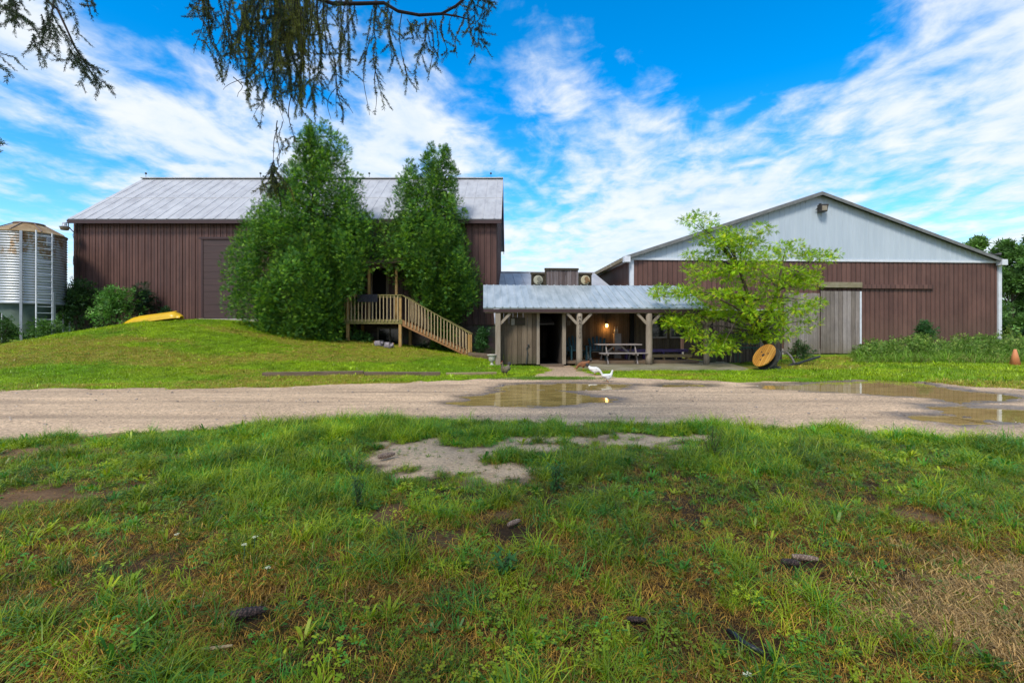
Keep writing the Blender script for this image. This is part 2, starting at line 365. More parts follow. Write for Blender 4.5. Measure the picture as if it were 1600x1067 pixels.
def dirt(X, Y):
    b_ = np.full(np.shape(X), -9.)
    for p, _w in BARE[2:]:
        b_ = np.maximum(b_, poly_sdf([(gp(a, c_).x, gp(a, c_).y) for a, c_ in p], X, Y))
    return np.maximum(smooth(-.3, .2, b_+(vnoise(X, Y, 2.2, 35)-.5)*.7), smooth(.70, .80, vnoise(X, Y, 1.1, 44))*.8*(Y < 8))
def straw(X, Y):
    return smooth(.0, .9, 1-np.hypot((X-2.95)/1.5, (Y-2.35)/.85)+(vnoise(X, Y, 2.5, 37)-.5)*.8)
def dryband(X, Y):
    return smooth(.47, .63, vnoise(X*.35, Y*1.3, .5, 51)+.16*np.exp(-((Y-17.5)/2.2)**2)*(X < -8))
soil = np.array([.045,.026,.013]); lawn = np.array([.15,.235,.010]); grav = np.array([.55,.40,.27])
fore = 1-smooth(8, 10, GY)
n1 = vnoise(GX, GY, 2.2, 61)[..., None]
c = soil*(.7+.6*n1)*fore[..., None]+lawn*(.6+.8*n1)*(1-fore[..., None])
db = (dryband(GX, GY)*(1-fore))[..., None]*.75; c = c*(1-db)+np.array([.22,.17,.035])*db
bb = bare(GX, GY)[..., None]; c = c*(1-bb)+grav*(.8+.4*n1)*bb
dd = (dirt(GX, GY)*fore)[..., None]; c = c*(1-dd)+np.array([.17,.10,.055])*(.7+.6*n1)*dd
ss = straw(GX, GY)[..., None]; c = c*(1-ss)+np.array([.16,.10,.04])*ss
rd = smooth(-.45, .0, road_sdf(GX, GY))[..., None]; c = c*(1-rd*.7)+np.array([.24,.17,.11])*rd*.7
m_ground, nt, b, _ = newmat('soil_and_turf'); a = nt.nodes.new('ShaderNodeAttribute'); a.attribute_name = 'tint'
f1 = noise(nt, coords(nt), 28, 5, .75); cc = mix(nt, 1.0, a.outputs['Color'], ramp(nt, f1, [(.3, (.5,.5,.5)), (.7, (1.4,1.35,1.2))]), 'MULTIPLY'); nt.links.new(cc, b.inputs['Base Color']); b.inputs['Roughness'].default_value = .95; b.inputs['Specular IOR Level'].default_value = .15
bump(nt, b, f1, .6, .03)
g = npmesh('ground', np.stack([GX, GY, GZ], -1).reshape(-1, 3), FC, m_ground, tint=c.reshape(-1, 3), smooth_=True); g['kind'] = 'structure'
# gravel road
rx = np.concatenate([np.arange(-45, -16, .25), np.arange(-16, 18, .055), np.arange(18, 45, .25)]); ry = np.arange(4.6, 20.4, .055)
RX, RY = np.meshgrid(rx, ry); sd = road_sdf(RX, RY)
P_ = np.full(RX.shape, -9.)
for p in PUDW: P_ = np.maximum(P_, poly_sdf(p, RX, RY))
ru = (vnoise(RX*.6, RY*2.2, 2.2, 71, 4)-.5); ru2 = (vnoise(RX, RY, 9, 73, 3)-.5)
PP = P_+(vnoise(RX*.8, RY*2, 2.5, 75)-.5)*.5
tr = sum(np.exp(-((RY-q)/.22)**2) for q in (8.0, 9.7, 11.2))
RZ = base_z(RX, RY)+.018+ru*.035+ru2*.012-.030*tr-.075*smooth(-.22, .28, PP)-.09*smooth(.0, .25, -sd)
RZ = np.where(PP < -.05, np.maximum(RZ, base_z(RX,RY)+.002-.09*smooth(.0, .25, -sd)), RZ)
nx, ny = len(rx), len(ry); idx = np.arange(nx*ny).reshape(ny, nx)
FC = np.stack([idx[:-1,:-1], idx[:-1,1:], idx[1:,1:], idx[1:,:-1]], -1).reshape(-1, 4)
keep = (sd.ravel()[FC].max(1) > -.35); FC = FC[keep]; used = np.unique(FC); rm = -np.ones(nx*ny, int); rm[used] = np.arange(len(used)); FC = rm[FC]
wet = smooth(-.55, .0, PP)
gcol = np.array([.56,.385,.235])*(.70+.55*vnoise(RX*.35, RY*2.4, 1.9, 77, 5)[..., None])*(1-.5*tr[..., None]*vnoise(RX*.5, RY, 1.5, 78)[..., None]); tn = (vnoise(RX*.5, RY, .8, 79)[..., None]); gcol = gcol*(1-.35*tn)+np.array([.36,.25,.16])*.35*tn
mud = (smooth(.52, .72, vnoise(RX*.4, RY*1.6, 1.3, 171, 4))*(.35+.65*smooth(10.5, 13, RY)))[..., None]; gcol = gcol*(1-.45*mud)+np.array([.17,.11,.065])*.45*mud
gcol = gcol*(1-.68*wet[..., None])
pt = smooth(13.5, 17, RY)[..., None]; gcol = gcol*(1-.5*pt)+np.array([.24,.17,.11])*.5*pt
m_road, nt, b, _ = newmat('packed_gravel'); a = nt.nodes.new('ShaderNodeAttribute'); a.attribute_name = 'tint'
vo = nt.nodes.new('ShaderNodeTexVoronoi'); vo.inputs['Scale'].default_value = 55; nt.links.new(coords(nt), vo.inputs['Vector'])
f1 = noise(nt, coords(nt), 18, 5, .8); k_ = math_(nt, 'ADD', math_(nt, 'MULTIPLY', f1, .7), math_(nt, 'MULTIPLY', vo.outputs['Color'], .3))
cc = mix(nt, 1.0, a.outputs['Color'], ramp(nt, k_, [(.32, (.35,.35,.35)), (.5, (1,1,1)), (.7, (1.45,1.45,1.45))]), 'MULTIPLY'); nt.links.new(cc, b.inputs['Base Color'])
w_ = nt.nodes.new('ShaderNodeAttribute'); w_.attribute_name = 'wet'; rr = nt.nodes.new('ShaderNodeMapRange'); rr.inputs[3].default_value = .85; rr.inputs[4].default_value = .35
nt.links.new(w_.outputs['Fac'], rr.inputs[0]); nt.links.new(rr.outputs[0], b.inputs['Roughness']); b.inputs['Specular IOR Level'].default_value = .3; bump(nt, b, k_, .5, .02)
RV = np.stack([RX, RY, RZ], -1).reshape(-1, 3)[used]
road = npmesh('road', RV, FC, m_road, tint={'tint': gcol.reshape(-1, 3)[used], 'wet': np.repeat(wet.reshape(-1, 1), 3, 1)[used]}, smooth_=True); road['kind'] = 'structure'
m_water, nt, b, _ = newmat('muddy_water'); f1 = noise(nt, coords(nt, (1, 2.5, 1)), 1.7, 3); nt.links.new(ramp(nt, f1, [(.35, (.26,.175,.05)), (.65, (.44,.31,.10))]), b.inputs['Base Color'])
b.inputs['Roughness'].default_value = .015; b.inputs['IOR'].default_value = 1.33; b.inputs['Specular IOR Level'].default_value = .5; bump(nt, b, noise(nt, coords(nt), 7, 2), .04, .01)
for kp, p in enumerate(PUDW):
    cx_ = sum(q[0] for q in p)/len(p); cy_ = sum(q[1] for q in p)/len(p)
    x0, x1 = min(q[0] for q in p)-.3, max(q[0] for q in p)+.3; y0, y1 = min(q[1] for q in p)-.25, max(q[1] for q in p)+.25
    xs = np.arange(x0, x1, .12); ys = np.arange(y0, y1, .08); A, B = np.meshgrid(xs, ys); d = poly_sdf(p, A, B); ix = np.arange(A.size).reshape(A.shape)
    Q = np.stack([ix[:-1,:-1], ix[:-1,1:], ix[1:,1:], ix[1:,:-1]], -1).reshape(-1, 4); Q = Q[d.ravel()[Q].max(1) > -.22]; us = np.unique(Q); r2 = -np.ones(A.size, int); r2[us] = np.arange(len(us))
    wv = np.stack([A, B, np.full(A.shape, -.004-.004*kp)], -1).reshape(-1, 3)[us]; w = npmesh('puddle_water', wv, r2[Q], m_water, smooth_=True); w['kind'] = 'structure'

# loose stones on the drive
ns_ = 2600; sx_ = RS.uniform(-15, 17, ns_); sy_ = RS.uniform(6.2, 15.5, ns_)**1.0; k = (road_sdf(sx_, sy_) > .05) & (np.max([poly_sdf(p, sx_, sy_) for p in PUDW], axis=0) < -.1); sx_, sy_ = sx_[k], sy_[k]; ns_ = len(sx_)
sv = np.array([(1,0,0),(0,1,0),(-1,0,0),(0,-1,0),(.6,.6,.5),(-.6,.5,.55),(-.5,-.6,.5),(.55,-.6,.45)], float); sf_ = np.array([(0,1,5,4),(1,2,6,5),(2,3,7,6),(3,0,4,7),(4,5,6,7)])
V, Fq, CC = scatter([(sv, sf_)], np.stack([sx_, sy_, np.full(ns_, .012)], -1), frames(np.stack([RS.normal(size=ns_), RS.normal(size=ns_), RS.normal(size=ns_)*.15], -1)), .008+.022*RS.rand(ns_)**3, jit((.30,.25,.21), ns_, .5)); o = npmesh('gravel_stones', V, Fq, m_road, None, CC); o['kind'] = 'stuff'

# ------------------------------------------------------------------ ribbed sheets
def ribbed(mb, a, b_, ztop, zbot, pitch=.3, dep=.03, rw=.05, seed=1, jitter=0, nrm=(0, -1)):
    """vertical ribbed metal sheet from plan point a to b; ztop/zbot functions of distance 0..L."""
    a = Vector(a); b_ = Vector(b_); d = (b_-a); L = d.length; d.normalize(); n = Vector(nrm); r = random.Random(seed); prof = [(0, 0)]; x = pitch*.5
    while x < L-pitch*.4:
        prof += [(x-rw/2-.015, 0), (x-rw/2, dep), (x+rw/2, dep), (x+rw/2+.015, 0)]; x += pitch*(1+r.uniform(-jitter, jitter))
    prof.append((L, 0)); vs = []
    for s_, o in prof:
        p = a+d*s_+n*o; vs += [(p.x, p.y, zbot(s_)), (p.x, p.y, ztop(s_))]
    mb.add(vs, [(2*i, 2*i+2, 2*i+3, 2*i+1) for i in range(len(prof)-1)]); return mb
def slab_roof(mb, p00, p10, p01, th=.06, pitch=.6, rib=.02, rw=.04, nrib=None):
    """roof plane: p00 eave-left, p10 eave-right, p01 ridge-left; ribs run up the slope."""
    p00, p10, p01 = map(Vector, (p00, p10, p01)); u = p10-p00; v = p01-p00; n = u.cross(v).normalized(); L = u.length; u.normalize()
    prof = [(0, 0)]; x = pitch/2
    while x < L-pitch*.3:
        prof += [(x-rw/2-.012, 0), (x-rw/2, rib), (x+rw/2, rib), (x+rw/2+.012, 0)]; x += pitch
    prof.append((L, 0)); vs = []
    for s_, o in prof: vs += [p00+u*s_+n*o, p00+u*s_+n*o+v]
    mb.add(vs, [(2*i, 2*i+2, 2*i+3, 2*i+1) for i in range(len(prof)-1)])
    e = -n*th; q = [p00-n*.002, p00+u*L-n*.002, p00+u*L+v-n*.002, p00+v-n*.002]; q2 = [w+e for w in q]
    mb.add(q+q2, [(4,7,6,5),(0,4,5,1),(1,5,6,2),(2,6,7,3),(3,7,4,0)]); return mb

# ================================================================== LEFT BARN
YB = 26.0
bx0, bx1 = at(115, 400, YB).x, at(776, 400, YB).x
ez = at(200, 343, YB-.4).z; rzd = at(500, 280, 30.8).z; YR = 30.8; YBK = 2*YR-YB
barn = thing('barn', 'long brown ribbed barn with weathered grey metal roof, built into the grassy mound', 'barn', ((bx0+bx1)/2, YB, 1.0))
O = Vector(barn.location)
def L_(v): return tuple(Vector(v)-O)
sb = 1.75-O.z; topz = ez-O.z+.1
w = MB(); lx0, lx1 = bx0-O.x, bx1-O.x
ribbed(w, (lx0, 0), (lx1, 0), lambda s: topz, lambda s: sb, .335, .035, .05, 3, .08)
dp = YBK-YB; half = dp/2; rise = rzd-ez
gt = lambda s: topz+(rise)*(1-abs(s-half)/half)-.12
ribbed(w, (lx1, 0), (lx1, dp), gt, lambda s: sb, .33, .03, .05, 4, 0, (1, 0)); ribbed(w, (lx0, dp), (lx0, 0), gt, lambda s: sb, .33, .03, .05, 5, 0, (-1, 0))
ribbed(w, (lx1, dp), (lx0, dp), lambda s: topz, lambda s: sb, .33, .03, .05, 6, 0, (0, 1)); w.build('wall', M_brown, barn)
MB().box(lx0+.05, lx1-.05, .06, .35, -2.2, sb-.003).box(lx1-.3, lx1-.05, .36, dp-.1, -2.2, sb-.003).box(lx0+.05, lx0+.3, .36, dp-.1, -2.2, sb-.003).box(lx0+.05, lx1-.05, dp-.09, dp-.05, -2.2, sb-.003).build('foundation', M_stone, barn)
rf = MB(); ov = .4; xr0, xr1 = at(105, 340, YB-.4).x-O.x, at(783.5, 340, YB-.4).x-O.x
zE = ez-O.z+.03; zR = rzd-O.z; 
slab_roof(rf, (xr0, -ov, zE), (xr1, -ov, zE), (xr0, half, zR), .06, .62, .022, .05)
slab_roof(rf, (xr1, dp+ov, zE), (xr0, dp+ov, zE), (xr1, half, zR), .06, .62, .022, .05)
roof = rf.build('roof', M_galv, barn)
MB().beam((xr0, half-.02, zR+.04), (xr1, half-.02, zR+.04), .3, .05).build('ridge_cap', M_galv, roof)
sl = Vector((0, half+ov, zR-zE)); mid = Vector((0, -ov, zE))+sl*.47
MB().box(xr0, xr1, mid.y, mid.y+.06, mid.z-.02, mid.z+.045).build('lap_seam', M_galv, roof)
MB().box(xr0, xr1, -ov-.03, -ov-.002, zE-.24, zE-.06).build('fascia', M_browntrim, barn)
for xx in (xr0+.02, xr1-.05):
    MB().beam((xx, -ov, zE-.16), (xx, half, zR-.16), .04, .18).beam((xx, dp+ov, zE-.16), (xx, half, zR-.16), .04, .18).build('bargeboard', M_browntrim, barn)
for px in (228, 407, 577, 767):
    x = at(px, 270, YR).x-O.x
    MB().tube([(x, half, zR), (x, half, zR+.42)], .012, 6).lathe([(0,-.07),(.055,-.04),(.07,0),(.055,.04),(0,.07)], (x, half, zR+.36), 10).build('lightning_rod', M_iron, barn)
# big door
dx0, dx1 = at(317, 400, YB).x-O.x, at(402, 400, YB).x-O.x; dz1 = at(350, 375, YB).z-O.z; dz0 = at(350, 497, YB).z-O.z
d = MB(); nb = 12
for i in range(nb):
    a = dz0+(dz1-dz0)*i/nb; d.box(dx0, dx1, -.13, -.075-(.004*(i % 2)), a+.008, dz0+(dz1-dz0)*(i+1)/nb)
door = d.build('barn_door', M_browndk, barn)
MB().box(dx0-.1, dx1+2.2, -.2, -.14, dz1+.02, dz1+.12).build('door_rail', M_browntrim, door)
MB().box(dx0, dx0+.1, -.16, -.135, dz0, dz1).box((dx0+dx1)/2+.4, (dx0+dx1)/2+.46, -.16, -.135, dz0, dz1).build('door_stile', M_browntrim, door)
MB().box(dx0-.05, dx1+.3, -.35, -.04, dz0-.45, dz0-.03).build('door_sill', M_conc2, barn, .02)
# door on to the deck, basement window
x0, x1 = at(583, 440, YB).x-O.x, at(604, 440, YB).x-O.x; z1 = at(590, 420, YB).z-O.z; z0 = 2.05-O.z
pd = MB().box(x0, x1, -.09, -.05, z0, z1).build('deck_door', M_black, barn)
MB().box(x0-.14, x0-.003, -.12, -.05, z0, z1+.14).box(x1+.003, x1+.14, -.12, -.05, z0, z1+.14).box(x0, x1, -.12, -.05, z1+.003, z1+.14).build('door_frame', M_post, pd)
x0, x1, z0, z1 = at(592, 0, YB).x-O.x, at(627, 0, YB).x-O.x, .72-O.z, 1.52-O.z
wn = MB().box(x0, x1, .02, .052, z0, z1).build('basement_window', M_glass, barn)
fr = MB().box(x0-.1, x0, -.03, .054, z0-.1, z1+.1).box(x1, x1+.1, -.03, .054, z0-.1, z1+.1).box(x0, x1, -.03, .054, z1, z1+.1).box(x0, x1, -.03, .054, z0-.1, z0)
fr.box((x0+x1)/2-.03, (x0+x1)/2+.03, -.025, .018, z0, z1).build('window_frame', M_paper, wn)

# yard light on the barn corner
q = at(101, 353, 25.3)
yl = thing('yard_light', 'grey yard light on a bent arm at the barn eave corner above the feed bin', 'lamp', (bx0+.05, YB-.04, q.z+.15))
o_ = Vector(yl.location); rel = q-o_
MB().tube([(0, 0, -.35), (-.15, -.15, -.1), rel*.6+Vector((0,0,.2)), rel+Vector((0, 0, .14))], .025, 8).build('arm', M_steel, yl, smooth_=True)
MB().lathe([(.09,.16),(.10,.02),(.15,-.03),(.24,-.06)][::-1], tuple(rel), 18).build('lamp_housing', M_steel, yl, smooth_=True)
MB().lathe([(0,-.24),(.16,-.22),(.20,-.1),(.215,-.055)], tuple(rel), 18).build('lens', M_lampglass, yl, smooth_=True)
vine = MB(); r = random.Random(5)
for k in range(4):
    pts = []; x = bx0+.12+k*.09
    for i in range(14): pts.append((x+r.uniform(-.09, .09), YB-.07-r.uniform(0, .03), 7.1-i*.29+r.uniform(-.05, .05)))
    vine.tube(pts, .014, 5)
tag(vine.build('dead_vine', M_bark), 'dry leafless vine climbing the left corner of the big brown barn', 'vine')

# ================================================================== RIGHT BARN
OA = gp(1300, 553, .02); OA = Vector((OA.x, OA.y, 0))
arena = thing('riding_arena', 'wide brown metal arena building with pale gable and white corner trim', 'building', OA, TH)
def A_(px, py, yl=0.): return loc(px, py, OA, yl)
xl, zt = A_(987, 405); xr, zt2 = A_(1560, 411); zt = (zt+zt2)/2; DEP = 36
w = MB(); ribbed(w, (xl, 0), (xr, 0), lambda s: zt, lambda s: -.1, .3, .028, .05, 7)
ribbed(w, (xl, DEP), (xl, 0), lambda s: zt+.3, lambda s: -.1, .3, .028, .05, 8, 0, (-1, 0)); ribbed(w, (xr, 0), (xr, DEP), lambda s: zt+.3, lambda s: -.1, .3, .028, .05, 9, 0, (1, 0))
w.box(xl, xr, DEP-.05, DEP, -.1, zt+.3); w.build('wall', M_brown2, arena)
xg, zg = A_(1285, 299, -.35); eL, zL = A_(977, 401, -.35); eR, zRr = A_(1570, 404, -.35); zL = zRr = (zL+zRr)/2
half_l = (xg-eL); zat = lambda x: zL+(zg-zL)*(1-abs(x-xg)/(half_l if x < xg else eR-xg))
g = MB(); ribbed(g, (xl-.02, -.03), (xr+.02, -.03), lambda s: zat(xl+s)-.12, lambda s: zt+.1, .33, .02, .035, 10); g.build('gable', M_light, arena)
MB().box(xl-.05, xr+.05, -.09, -.004, zt-.03, zt+.098).build('band_trim', M_white, arena)
for a, b2 in ((xl-.12, xl+.1), (xr-.1, xr+.12)): MB().box(a, b2, -.1, .15, -.05, zt-.034).build('corner_trim', M_white, arena)
rf = MB(); 
for xe in (eL, eR):
    p0 = Vector((xe, -.35, zL)); p1 = Vector((xe, DEP, zL)); rdg = Vector((xg, -.35, zg))
    if xe < xg: slab_roof(rf, p1, p0, Vector((xg, DEP, zg)), .07, .6, .02)
    else: slab_roof(rf, p0, p1, rdg, .07, .6, .02)
rf.build('roof', M_arena_roof, arena)
rk = MB().beam((eL, -.38, zL-.13), (xg, -.38, zg-.13), .05, .17).beam((eR, -.383, zL-.13), (xg, -.383, zg-.13), .05, .17); rk.build('rake_trim', M_greytrim, arena)
for xe, s_ in ((eL, 1), (eR, -1)):
    MB().box(xe-.08*s_ if s_ > 0 else xe-.28, xe+.28 if s_ > 0 else xe+.08, -.46, -.1, zL-.36, zL-.02).build('eave_return', M_white, arena)
M_mossgut = mat('mossy_gutter', (.30,.24,.14), (.12,.10,.06), .8, 3, (1, 1, 1), c3=(.45,.40,.36))
for a, b2 in ((eL-.06, eL+.12), (eR-.12, eR+.06)): MB().box(a, b2, -.09, DEP, zL-.25, zL-.06).build('gutter', M_mossgut, arena)
MB().box(eL+.121, xl-.03, -.05, DEP, zL-.2, zL-.16).build('soffit', M_white, arena)
# sliding plank doors
a0, zz0 = A_(1223, 549); a1, _ = A_(1279, 549); a2, _ = A_(1339, 549); _, zh = A_(1300, 455); _, zh2 = A_(1250, 458)
_, zb = A_(1300, 552)
for u0, u1, zt_, yy in ((a0, a1-.02, zh2, -.14), (a1, a2, zh, -.22)):
    d = MB(); n_ = max(4, int((u1-u0)/.26)); 
    for i in range(n_):
        x = u0+(u1-u0)*i/n_; d.box(x+.006, u0+(u1-u0)*(i+1)/n_-.006, yy, yy+.05, zb+random.uniform(0, .03), zt_+random.uniform(-.02, .0))
    dd_ = d.build('sliding_door', M_planks_grey, arena)
    for q_ in (zb+.3, zt_-.5): MB().box(u0+.02, u1-.02, yy+.052, yy+.09, q_, q_+.2).build('door_brace', M_planks_grey, dd_)
h0, zh0 = A_(1277, 450); h1, _ = A_(1341, 450); _, zh1 = A_(1300, 443)
MB().box(h0, h1, -.34, -.05, zh0, zh1+.05).build('door_header', M_concrete, arena, .015)
MB().box(a2+.02, a2+.14, -.2, -.04, zb, zh-.02).build('door_jamb', M_white, arena)
t0, tz = A_(1342, 448); t1, _ = A_(1456, 448); MB().box(t0, t1, -.16, -.04, tz-.12, tz+.12).build('door_track', M_brown2, arena)
MB().box(xl, xr, -.06, .1, -.3, .35).build('concrete_base', M_conc2, arena)
# lamps on the arena
p, z = A_(1285, 326, -.3)
fl = thing('floodlight', 'old brown box floodlight mounted under the peak of the pale gable', 'lamp', Matrix.Translation(OA) @ Matrix.Rotation(TH, 4, 'Z') @ Vector((p, -.08, z)), TH)
MB().prism([(-.22,.22),(.27,.24),(.22,.02),(.18,-.22),(-.2,-.22)], -.42, -.06).build('lamp_housing', M_fixt, fl, .02)
MB().box(-.16,.14,-.44,-.425,-.16,.12).build('lens', M_lampglass, fl); MB().box(-.05,.05,-.08,.03,-.1,.35).tube([(-.3,-.05,-.05),(-.22,-.15,.05)],.025,6).build('bracket', M_iron, fl)
p, z = A_(1553, 398, -.2)
fl = thing('security_light', 'small black twin security light under the right eave corner of the arena', 'lamp', Matrix.Translation(OA) @ Matrix.Rotation(TH, 4, 'Z') @ Vector((p, -.04, z)), TH)
MB().box(-.09,.09,-.06,.0,-.08,.08).build('mount', M_iron, fl)
for s_ in (-1, 1): MB().tube([(s_*.08,-.05,0),(s_*.25,-.2,.02),(s_*.34,-.28,0)], [.04,.09,.1], 10).build('lamp_head', M_iron, fl)

# ================================================================== STABLE + PORCH
OS = Vector((0, 19.3, 0))
st = thing('stable', 'low weathered plank stable with tin-roofed porch between the two brown barns', 'building', OS, TH)
def S_(px, py, yl=0.): return loc(px, py, OS, yl)
BW = 2.15; FZ = .2
xL, ztop = S_(755, 481, -.55); xR, _ = S_(1108, 481, -.55); _, zb_ = S_(900, 446, BW); zE = S_(900, 481, -.55)[1]
r_ = MB(); slab_roof(r_, (xL, -.55, zE), (xR, -.55, zE), (xL, BW, zb_), .05, .30, .028, .045); r_.build('porch_roof', M_tin, st)
MB().box(xL+.01, xR-.01, -.54, -.50, zE-.17, zE-.06).build('gutter_board', M_browntrim, st)
zbm = S_(900, 488.5, -.4)[1]
MB().box(xL+.06, xR-.06, -.47, -.33, zbm-.02, zE-.172+.06).build('porch_beam', M_post, st)
rft = MB()
x = xL+.3
while x < xR-.2:
    rft.beam((x, -.3, zE-.05), (x, BW, zb_-.16), .05, .13); x += .6
rft.build('rafters', M_planks_porch, st)
ptop = zbm-.025
for i, (px, pyb, wd) in enumerate(((778, 568, .2), (905, 568, .21), (1014, 566, .23), (1104, 565, .2))):
    x, z = S_(px, pyb, -.4+.0); z = .06; rr_ = random.Random(i)
    pts = [(x+rr_.uniform(-.012, .012), -.4+rr_.uniform(-.012, .012), z+(ptop-z)*k/6) for k in range(7)]
    if i == 0: pm = MB().box(x-.1, x+.1, -.5, -.3, z, ptop)
    else: pm = MB().tube(pts, [wd*.55*(1.08-.1*k/6) for k in range(7)], 10)
    po = pm.build('post', M_post, st, .012 if i == 0 else 0, smooth_=(i != 0))
    bb_ = .42
    for s_ in (-1, 1):
        if i == 0 and s_ < 0: continue
        MB().beam((x+s_*.09, -.4, ptop-bb_), (x+s_*(.12+bb_*.85), -.4, ptop-.01), .1, .1).build('brace', M_post, po)
    if i == 1:
        for k, ch in enumerate('MAAITYU'):
            cu = bpy.data.curves.new('letter', 'FONT'); cu.body = ch; cu.size = .15; cu.align_x = 'CENTER'; cu.extrude = .003; cu.materials.append(M_ink)
            tmp_ = bpy.data.objects.new('tmp', cu); COL.objects.link(tmp_); bpy.context.view_layer.update(); me_ = bpy.data.meshes.new_from_object(tmp_); bpy.data.objects.remove(tmp_); t = bpy.data.objects.new('letter', me_); COL.objects.link(t); t.parent = po; t.rotation_euler = (math.pi/2, 0, 0); t.location = (x, -.4-.125, ptop-.22-k*.125)
# entry front (planks), doorway, jambs
e0, _ = S_(786, 540, .0); e1, _ = S_(843, 540, .0); d1, _ = S_(869, 540, 0.); j1, _ = S_(884, 540, 0.); j2, _ = S_(893, 540, 0.)
hz = 2.3
def boards(x0, x1, y, z0, z1, wdt, seed, th=.03):
    m = MB(); r = random.Random(seed); x = x0
    while x < x1-.02:
        w_ = min(wdt*r.uniform(.8, 1.2), x1-x); o_ = r.uniform(0, .012); m.box(x+.004, x+w_-.004, y-o_, y+th, z0+r.uniform(0, .04), z1); x += w_
    return m
boards(e0-.15, e1-.13, 0, .08, hz, .2, 3).build('plank_wall', M_planks, st)
MB().box(e1-.12, e1, -.035, .06, .08, hz).build('door_jamb', M_post, st)
MB().box(e0-.14, e0-.02, .035, BW, .08, hz).build('side_wall', M_planks_dark, st)
en = MB().box(e1, j1-.14, .02, .05, 2.12, hz).build('door_header', M_planks_porch, st)
MB().box(j1-.14, j1, -.02, .1, .08, hz).build('door_jamb', M_post, st)
MB().box(j1-.06, j1-.005, .104, BW-.04, .08, hz).build('side_wall', M_planks_porch, st)
# doorway passage: walls, ceiling, back
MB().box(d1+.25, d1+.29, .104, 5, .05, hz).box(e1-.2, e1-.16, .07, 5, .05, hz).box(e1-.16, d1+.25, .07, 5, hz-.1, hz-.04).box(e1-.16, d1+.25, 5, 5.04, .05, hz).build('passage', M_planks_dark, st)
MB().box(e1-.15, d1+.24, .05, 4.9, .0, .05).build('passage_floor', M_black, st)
# back wall of the open porch
b0 = j1-.004; b1 = xR-.05
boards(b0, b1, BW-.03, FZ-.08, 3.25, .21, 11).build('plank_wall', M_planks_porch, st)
x0, z0 = S_(984, 560, BW-.12); x1, _ = S_(991, 560, BW-.12)
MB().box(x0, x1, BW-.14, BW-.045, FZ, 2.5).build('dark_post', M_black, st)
for a, b2 in ((1017, 1040), (1049, 1075)):
    x0, z1 = S_(a, 495, BW-.1); x1, z0 = S_(b2, 526, BW-.1)
    wnd = MB().box(x0, x1, BW-.075, BW-.045, z0, z1).build('window', M_glass, st)
    MB().box(x0-.07, x0, BW-.1, BW-.045, z0-.07, z1+.07).box(x1, x1+.07, BW-.1, BW-.045, z0-.07, z1+.07).box(x0, x1, BW-.1, BW-.045, z1, z1+.07).box(x0, x1, BW-.1, BW-.045, z0-.07, z0).build('window_frame', M_picnic, wnd)
# main roof behind (ridge runs between the barns)
_, zr = S_(800, 426, 14.8); xa = at(776.5, 430, 30).x; 
sx0 = -1.0+.9; sx1, _ = S_(938, 426, 14.8)
RB = MB(); slab_roof(RB, (S_(778, 440, 6)[0]-.25, BW+.15, zr-.30*12.6), (6.72, BW+.15, zr-.30*12.6), (S_(778, 440, 6)[0]-.25, 14.8, zr), .06, .6, .022, .05)
slab_roof(RB, (6.72, 21, zr-.30*6.2), (S_(778, 440, 6)[0]-.25, 21, zr-.30*6.2), (6.72, 14.8, zr), .06, .6, .022, .05); RB.build('main_roof', M_galv, st)
MB().box(S_(778, 440, 6)[0]-.25, 6.72, 14.65, 14.95, zr-.02, zr+.06).build('ridge_cap', M_galv, st)
MB().box(-.9, 6.5, 20.8, 20.9, 0, zr-1.9).build('rear_wall', M_planks_dark, st)
# false front
f0, ft = S_(830, 427, BW+.05); f1, fb = S_(924, 446, BW+.05); g0, gtop = S_(851, 419, BW+.05); g1, _ = S_(904, 419, BW+.05)
fz0 = zb_-.08
ff = boards(g0+.07, g1-.02, BW+.06, fz0, gtop-.09, .2, 15).build('false_front', M_front, st)
for a, b2 in ((f0, g0+.06), (g1-.01, f1)): MB().box(a, b2, BW+.05, BW+.1, fz0, ft-.06).build('front_wing', M_frontdk, ff)
MB().box(f0-.03, g0-.003, BW+.0, BW+.14, ft-.058, ft+.03).box(g1+.003, f1+.03, BW+.0, BW+.14, ft-.058, ft+.03).box(g0, g1, BW-.0, BW+.14, gtop-.088, gtop).box(g0, g0+.065, BW+.0, BW+.045, fz0, gtop-.09).box(f0, f0+.05, BW, BW+.045, fz0, ft-.06).box(f1-.05, f1, BW, BW+.045, fz0, ft-.06).build('cap_board', M_frontdk, ff)
def W(l, OO=OS): return Matrix.Translation(OO) @ Matrix.Rotation(TH, 4, 'Z') @ Vector(l)
M_disc = mat('cream_disc', (.50,.44,.28), (.36,.30,.18), .7, 8); M_disc2 = mat('cream_grey_disc', (.44,.42,.32), (.3,.28,.2), .7, 8); M_horse = mat('tan_horse_head', (.26,.15,.06), (.16,.09,.04), .8, 10); M_horse2 = mat('grey_horse_head', (.22,.21,.16), None, .8, 10)
HORSE = [(-.12,-.16),(-.05,-.05),(-.12,.06),(-.08,.15),(-.01,.17),(.02,.22),(.06,.15),(.12,.06),(.19,-.04),(.20,-.10),(.15,-.13),(.09,-.08),(.04,-.10),(.06,-.18)]
